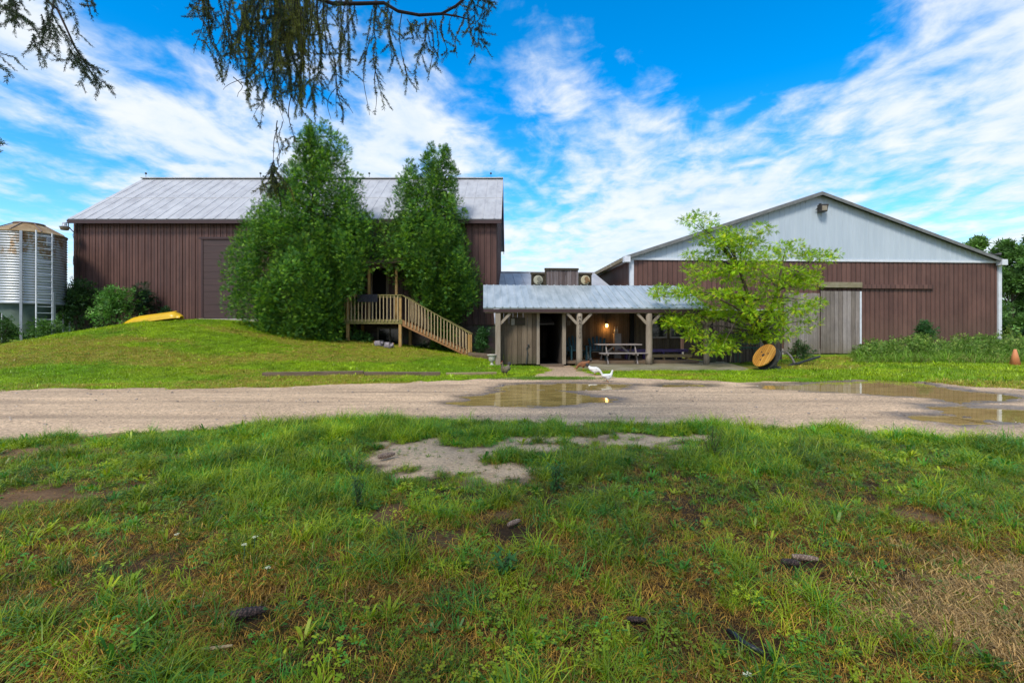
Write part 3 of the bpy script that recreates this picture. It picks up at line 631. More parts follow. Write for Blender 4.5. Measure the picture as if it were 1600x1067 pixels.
for px, lab, md, mh in ((841, 'cream round horse head plaque with grey head at left end of the plank parapet', M_disc2, M_horse2), (915, 'cream round horse head plaque with tan head at right end of the plank parapet', M_disc, M_horse)):
    x, z = S_(px, 437.5, BW); t = thing('horse_plaque', lab, 'plaque', W((x, BW+.04, z)), TH, 'horse head plaques')
    MB().lathe([(0,.0),(.19,.0),(.21,.015),(.19,.03),(0,.035)], (0, 0, 0), 28, Matrix.Rotation(math.pi/2, 4, 'X')).build('disc', md, t)
    MB().prism([(a*.82+.04, b2*.82) for a, b2 in HORSE], -.09, -.036).build('horse_head', mh, t, .012)
# signs
x, z = S_(808, 503, -.03); t = thing('wall_sign', 'small unreadable grey and white sign on planks left of the doorway', 'sign', W((x, -.02, z)), TH)
MB().box(-.25,.32,-.025,.0,-.13,.17).build('sign_board', M_frontdk, t); MB().box(-.24,-.1,-.035,-.027,-.12,.13).build('white_sheet', M_paper, t); MB().box(-.03,.28,-.03,-.027,-.02,.03).box(-.03,.22,-.03,-.027,-.08,-.05).build('faded_line', M_darkwood, t)
x, z = S_(888.5, 505, BW-.05); t = thing('number_plates', 'two small square white plates one above the other beside the doorway', 'sign', W((x, BW-.045, z)), TH)
for k in (-1, 1):
    pl_ = MB().box(-.07,.07,-.015,.0,k*.055-.05,k*.055+.05).build('plate', M_paper, t); MB().box(-.03,.03,-.019,-.016,k*.055-.008,k*.055+.008).build('mark', M_ink, pl_)
# tools leaning by door
x, z = S_(822, 560, -.1); tag(MB().tube([(0,0,0),(.06,.04,.45),(.02,.05,.62),(.1,.06,.72)], .022, 7).lathe([(0,0),(.045,.03),(0,.09)], (.1,.05,.72), 8).build('iron_hook', M_iron, at_=W((x, -.1, .1))), 'dark twisted iron hook leaning on planks beside the doorway', 'tool')

# slab and step
sl0, _ = S_(940, 577, -2.7); sf = gp(943, 579).y
pat = MB(); cs = [W(((S_(903, 570, -.55)[0]), -.9, 0)), W((S_(946, 578, -2.55)[0], -2.6, 0)), W((S_(1168, 577, -2.45)[0], -2.5, 0)), W((S_(1168, 577, -2.45)[0]+1.2, BW-.05, 0)), W((j2+.25, BW-.05, 0)), W((j2+.2, -.2, 0))]
pat.add([(p.x, p.y, -.05) for p in cs]+[(p.x, p.y, .085) for p in cs], [tuple(range(6, 12)), tuple(reversed(range(6)))]+[(i, (i+1) % 6, (i+1) % 6+6, i+6) for i in range(6)])
o = pat.build('pavement', M_concrete); o['kind'] = 'structure'
o = MB().box(b0+.02, b1, .25, BW-.06, .087, FZ).build('porch_floor', M_timber, st, .01)
MB().box(e1+.02, j1-.15, -.45, .03, .02, .095).build('threshold', M_timber, st)

# ================================================================== DECK AND STAIRS
YD = 23.3
dk = thing('wooden_deck', 'raised timber deck with railing and long stair running down to the right', 'deck', (at(583, 500, YD).x, YD, 0))
Od = Vector(dk.location); X0 = at(538, 0, YD).x-Od.x; X1 = at(628, 0, YD).x-Od.x; zF = at(0, 499, YD).z; zR_ = at(0, 460.5, YD).z; BD = YB-YD-.05
m = MB(); y = .02
while y < BD-.1: m.box(X0, X1, y, y+.13, zF-.04, zF); y += .14
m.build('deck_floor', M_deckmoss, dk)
MB().box(X0-.02, X1+.02, -.03, .015, zF-.22, zF-.0).box(X0-.02, X0+.02, .02, BD, zF-.22, zF-.045).box(X1-.02, X1+.02, .02, BD, zF-.22, zF-.045).build('rim_joist', M_deckmoss, dk)
for px, yy in ((543, .06), (625, .06), (543, BD-.3), (625, BD-.3)):
    x = at(px, 0, YD).x-Od.x; g_ = gz(x+Od.x, YD+yy)-.1; MB().box(x-.07, x+.07, yy-.07, yy+.07, g_, zR_-.06 if yy < 1 else zF-.05).build('deck_post', M_deck, dk, .008)
def rail(a, b_, zb0, zt0, zb1, zt1, n, yy, par):
    """balusters between (a, zb0..zt0) and (b, zb1..zt1)."""
    for i in range(n):
        t = (i+.5)/n; x = a+(b_-a)*t; MB().box(x-.02, x+.02, yy-.02, yy+.018, zb0+(zb1-zb0)*t, zt0+(zt1-zt0)*t).build('baluster', M_baluster, par)
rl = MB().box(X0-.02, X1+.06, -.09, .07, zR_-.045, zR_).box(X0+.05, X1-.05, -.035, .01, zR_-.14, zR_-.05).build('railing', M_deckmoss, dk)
rail(X0+.1, X1-.1, zF-.1, zR_-.06, zF-.1, zR_-.06, 15, -.055, rl)
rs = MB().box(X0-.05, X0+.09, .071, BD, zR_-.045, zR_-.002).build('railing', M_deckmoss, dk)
for i in range(12): MB().box(X0-.06, X0-.02, .15+i*.2, .19+i*.2, zF-.1, zR_-.05).build('baluster', M_baluster, rs)
# stair
xe = at(733, 0, YD).x-Od.x; ge = gz(xe+Od.x, YD)+.02; ns = 9; WS = 1.05
for k in (0, 1):
    yy = k*WS; MB().prism([(X1+.03, zF-.02), (X1+.03, zF-.32), (xe-.12, ge-.05), (xe+.05, ge-.05), (xe+.05, ge+.12)], yy-.02, yy+.02).build('stringer', M_stair, dk)
for i in range(ns):
    t = (i+1)/(ns+1); x = X1+.03+(xe-X1)*t; z = zF+(ge-zF)*t; MB().box(x-.17, x+.13, .025, WS-.025, z-.02, z+.02).build('stair_tread', M_stair, dk)
    MB().box(x-.19, x-.171, .025, WS-.025, z-.02, z+(zF-ge)/(ns+1)-.02).build('stair_riser', M_stair, dk)
HR = zR_-zF
for k in (0, 1):
    yy = k*WS-.03*(1-2*k); hr = MB().beam((X1+.02, yy, zR_-.02), (xe+.08, yy, ge+HR*.86), .12, .045, (0, 0, 1)).build('handrail', M_deckmoss, dk)
    rail(X1+.12, xe-.05, zF-.22, zR_-.05, ge+.04, ge+HR*.84, 20, yy-.03+.0, hr)
    MB().box(xe-.06, xe+.05, yy-.03, yy+.09, ge-.1, ge+HR*.84).build('newel_post', M_deck, dk, .006)
# canopy over the deck door
zc = at(0, 417, 24.2).z
for px in (577, 619.5):
    x = at(px, 0, 24.2).x-Od.x; MB().box(x-.06, x+.06, .84, .96, zF, zc-.06).build('canopy_post', M_deck, dk, .006)
x0, x1 = at(556, 0, 24.2).x-Od.x, at(622, 0, 24.2).x-Od.x
MB().box(x0, x1, .80, .99, zc-.06, zc+.1).build('canopy_beam', M_planks_porch, dk)
cm = MB(); cm.add([(x0-.1, .6, zc+.12), (x1+.1, .6, zc+.12), (x1+.1, BD, zc+.75), (x0-.1, BD, zc+.75), (x0-.1, .6, zc+.17), (x1+.1, .6, zc+.17), (x1+.1, BD, zc+.8), (x0-.1, BD, zc+.8)], [(0,3,2,1),(4,5,6,7),(0,1,5,4),(1,2,6,5),(2,3,7,6),(3,0,4,7)]); cm.build('canopy_roof', M_planks_porch, dk)
# rug on the rail
x0, x1 = at(558.5, 0, YD-.1).x, at(590, 0, YD-.1).x; rg = MB(); n_ = 10; vs = []
for i in range(n_+1):
    x = x0+(x1-x0)*i/n_; wv_ = .012*math.sin(i*1.7)
    for (y, z) in ((-.12+wv_, -.36), (-.115+wv_, -.15), (-.10, .012), (.08, .012), (.10, -.2)): vs.append((x, YD+y, zR_+z))
rg.add(vs, [(i*5+j, (i+1)*5+j, (i+1)*5+j+1, i*5+j+1) for i in range(n_) for j in range(4)]); o = rg.build('draped_rug', M_mat); sm = o.modifiers.new('s', 'SOLIDIFY'); sm.thickness = .012; tag(o, 'dark grey rug draped over the deck railing', 'rug')

# ================================================================== FEED BIN
SC = Vector((at(46, 0, 24.0).x, 24.0, 0)); g0_ = gz(SC.x+1, 23)-.1
sil = thing('feed_bin', 'corrugated galvanised feed bin on legs with rusty top and green hopper', 'silo', (SC.x, SC.y, g0_))
RB_ = 1.38
def onbin(px, R_):
    """where the sight line through pixel column PX first meets a circle of radius R_ round the bin (bin coordinates)."""
    d = Vector(((px-CX)/F, 1.0)); c_ = Vector((SC.x, SC.y)); A = d.dot(d); B = -2*d.dot(c_); C_ = c_.dot(c_)-R_*R_; D = B*B-4*A*C_
    t = (-B-math.sqrt(max(D, 0)))/(2*A); p = d*t-c_; return p.normalized()*R_, t
_, tn_ = onbin(46, RB_)
zt_ = H+(HY-361)/F*tn_-g0_; zb2 = H+(HY-473)/F*tn_-g0_
prof = []; n_ = 216; nr = 27
for i in range(n_+1):
    t = i/n_; prof.append((RB_+.018*math.sin(t*nr*2*math.pi), zb2+(zt_-zb2)*t))
MB().lathe(prof, n=64).build('corrugated_wall', M_silo, sil, smooth_=True)
tp = MB().lathe([(RB_+.04, zt_-.04), (RB_+.04, zt_), (RB_*.42, zt_+.46), (RB_*.40, zt_+.46)], n=48).build('roof_cone', M_rust, sil)
MB().lathe([(RB_*.40, zt_+.45), (RB_*.43, zt_+.50), (RB_*.43, zt_+.55), (0, zt_+.60)], n=32).build('lid', M_steelrust, tp)
for k in range(8):
    a = k*math.pi/4+.3; c_, s_ = math.cos(a), math.sin(a); MB().beam((c_*(RB_+.02), s_*(RB_+.02), zt_+.03), (c_*RB_*.43, s_*RB_*.43, zt_+.49), .045, .045).build('roof_rib', M_steelrust, tp)
MB().lathe([(.18, .45), (.2, .6), (RB_-.02, zb2)], n=48).build('hopper', M_hopper, sil, smooth_=True)
MB().lathe([(RB_+.02, zb2-.05), (RB_+.03, zb2), (RB_+.02, zb2+.03)], n=64).build('hopper_ring', M_steel, sil)
angs = [math.atan2(onbin(px, RB_+.07)[0].y, onbin(px, RB_+.07)[0].x) for px in (33, 84, 108)]+[math.radians(q) for q in (75, 125, 175)]
for a, top_ in zip(angs, (zt_-.03, zb2+.55, zb2+.75, zt_-.1, zt_-.1, zt_-.1)):
    x, y = math.cos(a)*(RB_+.09), math.sin(a)*(RB_+.09); g_ = gz(SC.x+x, SC.y+y)-g0_-.15
    MB().box(-.035, .035, -.05, .05, g_, top_, Matrix.Translation((x, y, 0)) @ Matrix.Rotation(a, 4, 'Z')).build('bin_leg', M_steel, sil, .01)
pa, _ = onbin(56.5, RB_+.2); pb, _ = onbin(81.5, RB_+.2)
ld = MB().beam((pa.x, pa.y, .35), (pa.x, pa.y, zt_+.05), .05, .04).beam((pb.x, pb.y, .3), (pb.x, pb.y, zt_+.0), .05, .04).build('ladder', M_white, sil)
z = .6
while z < zt_: MB().tube([(pa.x, pa.y, z), (pb.x, pb.y, z)], .017, 6).build('rung', M_white, ld); z += .31
hp, _ = onbin(76, RB_+.03); ha = math.atan2(hp.y, hp.x); MB().box(-.03, .03, -.08, .08, zt_-.62, zt_-.25, Matrix.Translation((hp.x, hp.y, 0)) @ Matrix.Rotation(ha, 4, 'Z')).build('hatch', M_steel, sil)

# ================================================================== SMALL THINGS
# upturned yellow kayak
kb, ke = at(190, 513, 23.7), at(284, 497, 23.2); d = ke-kb; L = d.length; n_ = 26; vs = []
zg0 = gz(kb.x, kb.y); zg1 = gz(ke.x, ke.y)
for i in range(n_+1):
    t = i/n_; wd = .36*min(1, (math.sin(math.pi*min(t*.62+.0, 1)))**.7*1.05)*(1 if t < .93 else max(.12, (1-t)/.07)**.5); ht = .34*min(1, (t/.25)**.6 if t > 0 else 0)*(1 if t < .90 else max(.08, (1-t)/.10)**.5)
    for k in range(11):
        a = math.pi*k/10; vs.append((t*L, -math.cos(a)*wd, math.sin(a)**.8*ht))
kk = MB(); kk.add(vs, [(i*11+j, (i+1)*11+j, (i+1)*11+j+1, i*11+j+1) for i in range(n_) for j in range(10)]+[tuple(range(n_*11, n_*11+11))])
ang = math.atan2(d.y, d.x); kz = thing('kayak', 'upturned yellow kayak hull lying on the mound in front of the bushes', 'kayak', (kb.x, kb.y, zg0+.02), ang)
kz.rotation_euler = (0, -math.atan2(zg1-zg0+.12, L), ang); kk.build('hull', M_yellow, kz, smooth_=True)
MB().beam((L*.3, 0, .345), (L*.93, 0, .35), .05, .03).build('keel', M_yellow, kz)

def urn(x, y, z, lab):
    t = thing('garden_urn', lab, 'urn', (x, y, z), 0, 'white garden urns')
    MB().lathe([(.10,0),(.105,.03),(.05,.06),(.045,.13),(.07,.15)], n=20).build('pedestal', M_urn, t, smooth_=True)
    MB().lathe([(.07,.151),(.12,.19),(.125,.32),(.13,.36),(.19,.40),(.195,.425),(.16,.43),(.13,.39),(0,.37)], n=24).build('bowl', M_urn, t, smooth_=True)
p = gp(768.5, 570, .1); urn(p.x, p.y, gz(p.x, p.y)+.0, 'white urn on the grass just left of the first porch post')
p = gp(916.5, 565.5, .086); urn(p.x, p.y-.2, .086, 'white urn on the slab beside the lettered porch post')

def adirondack(px, rz, lab):
    x, z = S_(px, 560, .85); t = thing('adirondack_chair', lab, 'chair', W((x, .85, FZ+.002)), TH+rz, 'teal porch chairs')
    for i in range(5):
        a = (i-2)*.115; MB().beam((a, .28, .32), (a*1.45, .56, 1.0-.05*abs(i-2)), .1, .02, (0, 1, 0)).build('backrest_slat', M_teal, t)
    MB().box(-.29,.29,-.28,.32,.36,.39, Matrix.Rotation(-.12, 4, 'X')).build('seat', M_teal, t, .01)
    for s_ in (-1, 1):
        MB().box(s_*.37-.07, s_*.37+.07, -.34, .42, .58, .605).build('armrest', M_teal, t, .01)
        MB().box(s_*.33-.03, s_*.33+.03, -.32, -.22, 0, .579).build('leg', M_teal, t); MB().beam((s_*.33, -.2, .36), (s_*.33, .5, .02), .035, .11).build('leg', M_teal, t); MB().box(s_*.33-.02, s_*.33+.02, .34, .4, .2, .579).build('leg', M_teal, t)
adirondack(901, .15, 'dark teal slatted chair partly hidden behind the lettered post')
adirondack(934, -.15, 'dark teal slatted chair at the left end of the picnic table')

x0, z = S_(934, 537, -.1); x1, _ = S_(1003, 537, -.1); pc = thing('picnic_table', 'grey weathered picnic table with two attached benches on the porch slab', 'table', W(((x0+x1)/2, .25, .09)), TH)
hw = (x1-x0)/2; tt = MB(); 
for i in range(5): tt.box(-hw, hw, -.38+i*.155, -.38+i*.155+.145, .76, .80)
tt.build('tabletop', M_picnic, pc)
for s_ in (-1, 1):
    bn = MB()
    for i in range(2): bn.box(-hw, hw+.1, s_*.68-.13+i*.14, s_*.68+i*.14, .43, .465)
    bn.build('bench', M_picnic, pc)
    MB().box(s_*hw*.66-.02, s_*hw*.66+.02, -.8, .8, .36, .429).build('cross_rail', M_picnic, pc)
    for q in (-1, 1): MB().beam((s_*hw*.66+.045, q*.62, 0), (s_*hw*.66+.045, q*.22, .757), .035, .09, (0, 1, 0)).build('leg', M_picnic, pc)
    MB().beam((s_*hw*.6, 0, .38), (s_*hw*.1, 0, .75), .035, .07).build('brace', M_picnic, pc)
# purple bench, plain bench
def bench(name, xa, xb, yl0, zt_, m1, lab, zf=FZ, wd=.34):
    t = thing(name, lab, 'bench', W(((xa+xb)/2, yl0, zf)), TH); h = (xb-xa)/2
    MB().box(-h, h, -wd/2, wd/2, zt_-.045, zt_).box(-h+.02, h-.02, -wd/2+.01, -wd/2+.03, zt_-.12, zt_-.046).build('seat', m1, t)
    for s_ in (-.8, -.28, .28, .8): MB().box(s_*h-.03, s_*h+.03, -wd/2+.04, wd/2-.04, 0, zt_-.046).build('leg', m1, t)
x0, _ = S_(968, 548, 1.5); x1, _ = S_(1074, 548, 1.5); bench('long_bench', x0, x1, 1.55, .42, M_purple, 'long purple painted bench along the porch back wall')
x0, _ = S_(1012, 555, 1.0); x1, _ = S_(1080, 555, 1.0); bench('plank_bench', x0, x1, 1.0, .22, M_timber2, 'low unpainted plank bench in front of the purple bench', wd=.28)
# wall lantern
x, z = S_(948, 508, BW-.2); t = thing('wall_lantern', 'lit orange lantern on the porch plank wall above the picnic table', 'lamp', W((x, BW-.05, z)), TH)
MB().box(-.04,.04,-.02,.012,-.1,.1).tube([(0,-.01,.05),(0,-.12,.13),(0,-.16,.10)], .012, 6).lathe([(.12,.06),(.05,.11),(.01,.14)], (0,-.16,0), 12).build('lantern_bracket', M_iron, t)
MB().lathe([(0,-.10),(.05,-.09),(.065,-.02),(.05,.055),(0,.06)], (0,-.16,0), 14).build('glowing_globe', emit('lantern_glow', (1,.55,.16), 3), t, smooth_=True)
l = bpy.data.lights.new('lantern_light', 'POINT'); l.energy = 4.5; l.color = (1,.48,.12); l.shadow_soft_size = .07; lo = bpy.data.objects.new('lantern_light', l); COL.objects.link(lo); lo.parent = t; lo.location = (-.02,-.16,-.16)
# small cabinet with bottles
x0, _ = S_(959, 540, BW-.25); x1, z = S_(969, 521, BW-.25); cb = thing('cabinet', 'narrow grey wooden cabinet against the porch wall', 'cabinet', W(((x0+x1)/2, BW-.27, FZ)), TH); hh = z-FZ
MB().box(-.15,.15,-.14,.14,0,hh).build('body', M_picnic, cb, .008); dr = MB().box(-.13,.13,-.16,-.143,.04,hh-.04).build('door', M_picnic, cb); MB().box(.09,.11,-.18,-.162,hh*.5,hh*.5+.06).build('handle', M_iron, dr)
for k, px in enumerate((961, 964.5)):
    x, _ = S_(px, 515, BW-.3); tag(MB().lathe([(.035,0),(.037,.16),(.012,.22),(.012,.3)], n=12).build('bottle', M_urn, at_=W((x, BW-.27, FZ+hh+.002)), smooth_=True), 'pale bottle on the left edge of the porch cabinet' if k == 0 else 'pale bottle nearer the middle of the porch cabinet', 'bottle', 'bottles on the cabinet')
x, _ = S_(951, 533, BW-.3); tag(MB().lathe([(.09,0),(.12,.18),(.125,.2)], n=14).build('planter_pot', M_darkwood, at_=W((x, BW-.2, FZ+.5))), 'small dark pot on the porch wall shelf between lantern and table', 'pot')
tag(MB().box(-.2,.2,-.15,.15,0,.48).build('stool', M_darkwood, at_=W((x, BW-.2, FZ+.0)), bevel=.01), 'dark wooden stand under the small pot', 'stand')
# bin, planks, fence right of porch
p = gp(1110, 565.5, .086); t = thing('dustbin', 'tall grey green bin at the right end of the porch', 'bin', (p.x, p.y, .086)); MB().lathe([(.22,0),(.25,.95)], n=22).build('body', M_can, t, smooth_=True); MB().lathe([(.27,.951),(.27,.98),(.2,1.03),(0,1.05)], n=22).build('lid', M_can, t, smooth_=True)
for k in range(4):
    x0, _ = S_(1078+k*2, 558-k*3, 1.2); x1, _ = S_(1104, 558, 1.2); tag(MB().beam((0, 0, 0), (x1-x0, random.uniform(-.1, .1), random.uniform(-.08, .08)), .2, .05).build('timber_plank', M_timber, at_=W((x0, .95+k*.06, FZ+.05+k*.1)), bevel=.005), 'old plank in the pile left of the grey bin, %s' % ['lowest of the four', 'second from the bottom', 'third from the bottom', 'topmost of the four'][k], 'plank', 'pile of planks')
fc = thing('plank_fence', 'dark weathered vertical plank fence behind the cable spool', 'fence', W((S_(1117, 560, 1.3)[0], 1.3, .0)), TH)
fl_ = S_(1206, 560, 1.3)[0]-S_(1117, 560, 1.3)[0]; boards(0, fl_, 0, .02, 1.35, .15, 31, .03).build('board_panel', M_planks_dark, fc)
MB().box(0, fl_, .035, .08, .3, .4).box(0, fl_, .035, .08, 1.05, 1.15).build('fence_rail', M_timber, fc)
for k in range(3): MB().box(k*fl_/2-.06, k*fl_/2+.06, .09, .2, -.1, 1.5).build('fence_post', M_timber, fc)
wx0, _ = S_(1114, 540, 2.6); wx1, _ = S_(1222, 540, 2.6)
bw = thing('board_shed', 'tall weathered board lean-to wall behind the yellow green tree', 'shed', W((wx0, 2.6, 0)), TH); ww = wx1-wx0
boards(0, ww, 0, .02, 2.35, .2, 33).build('wall', M_planks_dark, bw); MB().box(-.1, ww+.1, -.25, 3.4, 2.36, 2.42).build('roof', M_galv, bw); [MB().box(q_, q_+.04, .04, 3.3, .02, 2.35).build('side_wall', M_planks_dark, bw) for q_ in (0, ww-.04)]
p = gp(1211, 571, .0); tag(MB().box(-.09,.09,-.09,.09,-.1,1.9).build('gate_post', M_planks_grey, at_=(p.x, p.y+1.1, 0), bevel=.01), 'pale square gate post between spool and sliding plank doors', 'post')
tag(MB().tube([(0,0,0),(.16,.1,.95)], .025, 7).build('wooden_stick', M_baluster, at_=W((S_(1141, 566, .9)[0], .9, .09))), 'pale stick leaning on the plank fence left of the green rack', 'stick')
# green wire rack
p = W((S_(1168, 549, .55)[0], .55, .09)); gr = thing('wire_rack', 'green metal wire rack standing behind the spool', 'rack', p, TH)
m = MB(); 
for i in range(7): m.tube([(-.42+i*.14, -.16, .62), (-.42+i*.14, 0, .54), (-.42+i*.14, .16, .62)], .012, 5)
m.tube([(-.45,-.17,.63),(.45,-.17,.63)], .015, 6).tube([(-.45,.17,.63),(.45,.17,.63)], .015, 6).tube([(-.45,-.17,.82),(-.2,-.15,.76),(0,-.17,.82),(.2,-.15,.76),(.45,-.17,.82)], .015, 6).build('rack_basket', M_greenm, gr)
for sx in (-1, 1):
    for sy in (-1, 1): MB().tube([(sx*.42, sy*.16, 0), (sx*.42, sy*.16, .62)], .014, 6).build('leg', M_greenm, gr)
# cable spool
p = gp(1191, 576, .03); sp = thing('cable_spool', 'big orange wooden cable spool leaning on its rim at the slab end', 'spool', (p.x, p.y-.15, .05)); ax = Vector((-.80, -.20, .52)).normalized()
Rm = ax.to_track_quat('Z', 'Y').to_matrix().to_4x4(); Rr = .47; cz = Rr*math.sqrt(1-ax.z**2)+.22*ax.z-.05; Mt = Matrix.Translation((0, 0, cz)) @ Rm
fm = bpy.data.objects
def sp_part(nm, mb, mm): o = mb.build(nm, mm, sp); o.matrix_local = Mt; return o
f_ = sp_part('flange', MB().lathe([(0,.0),(.47,0),(.47,.045),(0,.045)], n=40), M_orangewood); sp_part('flange', MB().lathe([(0,-.24),(.47,-.24),(.47,-.195),(0,-.195)], n=40), M_darkwood)
sp_part('drum', MB().lathe([(.2,-.194),(.2,-.001)], n=24), M_darkwood); 
hb = MB().lathe([(.0,.046),(.055,.046),(.055,.06),(0,.06)], n=16)
for k in range(3): hb.lathe([(0,.046),(.03,.046),(.03,.055),(0,.055)], (.2*math.cos(k*2.1+.4), .2*math.sin(k*2.1+.4), 0), 8)
sp_part('hub_hole', hb, M_darkwood); sp_part('rim_band', MB().lathe([(.472,-.242),(.48,-.242),(.48,-.192),(.472,-.192)], n=40), M_iron)
# plough
pw = gp(1238, 573, .0); pl = thing('old_plough', 'rusty dark horse plough with long beam lying in the grass', 'plough', (pw.x, pw.y, .0))
def Pw(px, py, dy=0): return at(px, py, pw.y+dy)-pw
MB().tube([Pw(1236,571), Pw(1252,566,.1), Pw(1281,557,.3)], [.055,.05,.045], 8).build('beam', M_iron, pl)
MB().tube([Pw(1221,549,.2), Pw(1229,550,.1), Pw(1236,557), Pw(1241,567)], [.025,.035,.04,.045], 8).build('handle', M_picnic, pl)
MB().beam(Pw(1228,574), Pw(1243,567), .2, .05).beam(Pw(1226,575), Pw(1236,573), .1, .1).build('share', M_iron, pl)
for k in range(2):
    q_ = gp(1203+k*9, 578); tag(MB().box(-.16,.16,-.1,.1,0,.14, Matrix.Rotation(.3-k*.5, 4, 'Z')).build('scrap_block', M_iron, at_=(q_.x, q_.y, .0), bevel=.03), 'dark scrap block in grass at the spool foot, %s' % ('nearer the spool' if k == 0 else 'farther right'), 'scrap', 'scrap blocks')
# timbers edging the lawn
def timber(pxa, pya, pxb, pyb, m_, lab, h=.14):
    a = gp(pxa, pya, .06); b2 = gp(pxb, pyb, .04); za = gz(a.x, a.y); zb_2 = gz(b2.x, b2.y)
    tag(MB().beam((0, 0, 0), (b2.x-a.x, b2.y-a.y, zb_2-za), .17, h).build('landscape_timber', m_, at_=(a.x, a.y, za+h*.42), bevel=.012), lab, 'timber', 'timbers edging the lawn')
timber(411, 588, 568, 587, M_timber, 'dark edging timber at the left end of the lawn edging row'); timber(569, 587, 688, 586, M_timber, 'brown edging timber in the middle of the lawn edging row'); timber(697, 584.5, 776, 584, M_timber2, 'pale edging timber in the lawn nearest the stable', .10)
x0 = at(733, 0, 22.6).x; x1 = at(772, 0, 21.6).x
for k in range(2): tag(MB().beam((x0, 22.6, .18+k*.17), (x1, 21.5, .14+k*.17), .17, .15).build('retaining_timber', M_timber, bevel=.012), 'mossy retaining timber between stair foot and white urn, %s' % ('lower course' if k == 0 else 'upper course'), 'timber', 'retaining wall timbers')
# traffic cone
p = gp(1586, 572, .0); t = thing('traffic_cone', 'faded orange traffic cone in the grass right of the weeds', 'cone', (p.x, p.y, 0)); MB().lathe([(.19,.03),(.05,.66),(.03,.68),(0,.68)], n=22).build('cone_body', M_cone, t, smooth_=True); MB().box(-.22,.22,-.22,.22,0,.03).build('base', M_cone, t)

# ------------------------------------------------------------------ poultry
def bird(name, lab, cat, p, rz, s, body, head, beak, legs, pose='stand', patch=None, patchm=None):
    t = thing(name, lab, cat, p, rz, 'poultry on the yard'); t.scale = (s, s, s)
    neck = {'stand': [(.22,0,.38),(.25,0,.48),(.26,0,.57),(.34,0,.575)], 'peck': [(.25,0,.23),(.31,0,.15),(.34,0,.08),(.41,0,.045)], 'rest': [(.26,0,.30),(.24,0,.38),(.20,0,.42),(.27,0,.415)]}[pose]
    z0 = -.14 if pose == 'rest' else 0
    ch = [(-.30,0,.36),(-.18,0,.31),(-.02,0,.27),(.12,0,.28)]+neck; rd = [.035,.13,.19,.165,.078,.052,.06,.032]
    if patch == 'tail': ch[0] = (-.31, 0, .46)
    me = bpy.data.meshes.new('body'); vs = [(a, b2, c2+z0*(1 if c2 > .2 else 0)) for a, b2, c2 in ch]; es = [(i, i+1) for i in range(len(vs)-1)]; rads = list(rd)
    if pose != 'rest':
        for s_ in (-1, 1):
            k = len(vs); vs += [(.02, s_*.07, .16), (.0, s_*.075, .10)]; es += [(2, k), (k, k+1)]; rads += [.05, .03]
    me.from_pydata(vs, es, []); me.materials.append(body); o = bpy.data.objects.new('body', me); COL.objects.link(o); o.parent = t
    sk = o.modifiers.new('s', 'SKIN'); sk.use_smooth_shade = True
    for i, sv in enumerate(me.skin_vertices[0].data): sv.radius = (rads[i], rads[i]*(.9 if i < 4 else 1)); sv.use_root = (i == 2)
    ss_ = o.modifiers.new('ss', 'SUBSURF'); ss_.levels = 2; ss_.render_levels = 2
    if patch: MB().lathe([(.02,-.02),(.085,.05),(.07,.15),(.015,.19)], (0,0,0), 10, Matrix.Translation((vs[0][0]+.03, 0, vs[0][2]-.03)) @ Matrix.Rotation(-.75, 4, 'Y')).build('tail', F_dark, t, smooth_=True)
    hx, _, hz_ = vs[7]; dn = -.02 if pose != 'peck' else -.05
    MB().tube([(hx-.01, 0, hz_), (hx+.07, 0, hz_+dn)], [.022, .010], 8).build('beak', beak, t)
    for s_ in (-1, 1):
        zz_ = vs[2][2]; MB().lathe([(0,-.02),(.5,-.012),(1,0),(.5,.012),(0,.02)], (0,0,0), 14, Matrix.Translation((-.06, s_*.135, zz_+.03)) @ Matrix.Rotation(s_*math.pi/2*.9, 4, 'X') @ Matrix.Diagonal((.19,.075,1,1))).build('wing', patchm or body, t, smooth_=True)
        MB().lathe([(0,-.008),(.008,0),(0,.008)], (vs[6][0]+.03, s_*.048, vs[6][2]+.012), 8).build('eye', M_ink, t)
        if pose != 'rest':
            lg = MB().tube([(0, s_*.075, .12), (.01, s_*.075, .02)], .012, 6)
            for a in (-.4, 0, .4): lg.tube([(.01, s_*.075, .012), (.09*math.cos(a), s_*.075+.09*math.sin(a), .006)], [.01, .005], 5)
            lg.build('leg', legs, t)
    if head: MB().lathe([(0,0),(.02,.02),(.012,.05),(0,.055)], (vs[6][0], 0, vs[6][2]+.035), 8).build('comb', head, t)
    return t
F_white = mat('white_feathers', (.78,.77,.74), (.6,.58,.52), .8, 14); F_red = mat('russet_feathers', (.30,.12,.045), (.16,.06,.025), .8, 10); F_dark = mat('dark_feathers', (.04,.035,.035), None, .8, 12)
F_speck = mat('speckled_feathers', (.34,.27,.16), (.05,.04,.03), .85, 26); F_grey = mat('pale_grey_feathers', (.42,.36,.36), (.12,.10,.11), .85, 16); F_leg = mat('orange_leg', (.5,.2,.04), None, .6, 10, bmp=0); F_comb = mat('red_comb', (.45,.03,.02), None, .6, 10, bmp=0)
p = gp(789.5, 588, .01); bird('hen', 'speckled brown hen standing at the lawn edge near the pale timber', 'hen', (p.x, p.y, gz(p.x, p.y)+.02), math.radians(-120), .72, F_speck, F_comb, F_leg, F_leg, 'stand', 'tail')
p = gp(912, 577.5, .03); bird('hen', 'russet hen with dark tail pecking beside the slab corner', 'hen', (p.x, p.y, .03), math.radians(170), .72, F_red, F_comb, F_leg, F_leg, 'peck', 'tail', F_red)
p = gp(929, 587, .0); bird('duck', 'white duck with dark markings, head down, nearest the slab', 'duck', (p.x, p.y, .01), math.radians(-15), .66, F_white, None, F_leg, F_leg, 'peck', 'tail', F_white)
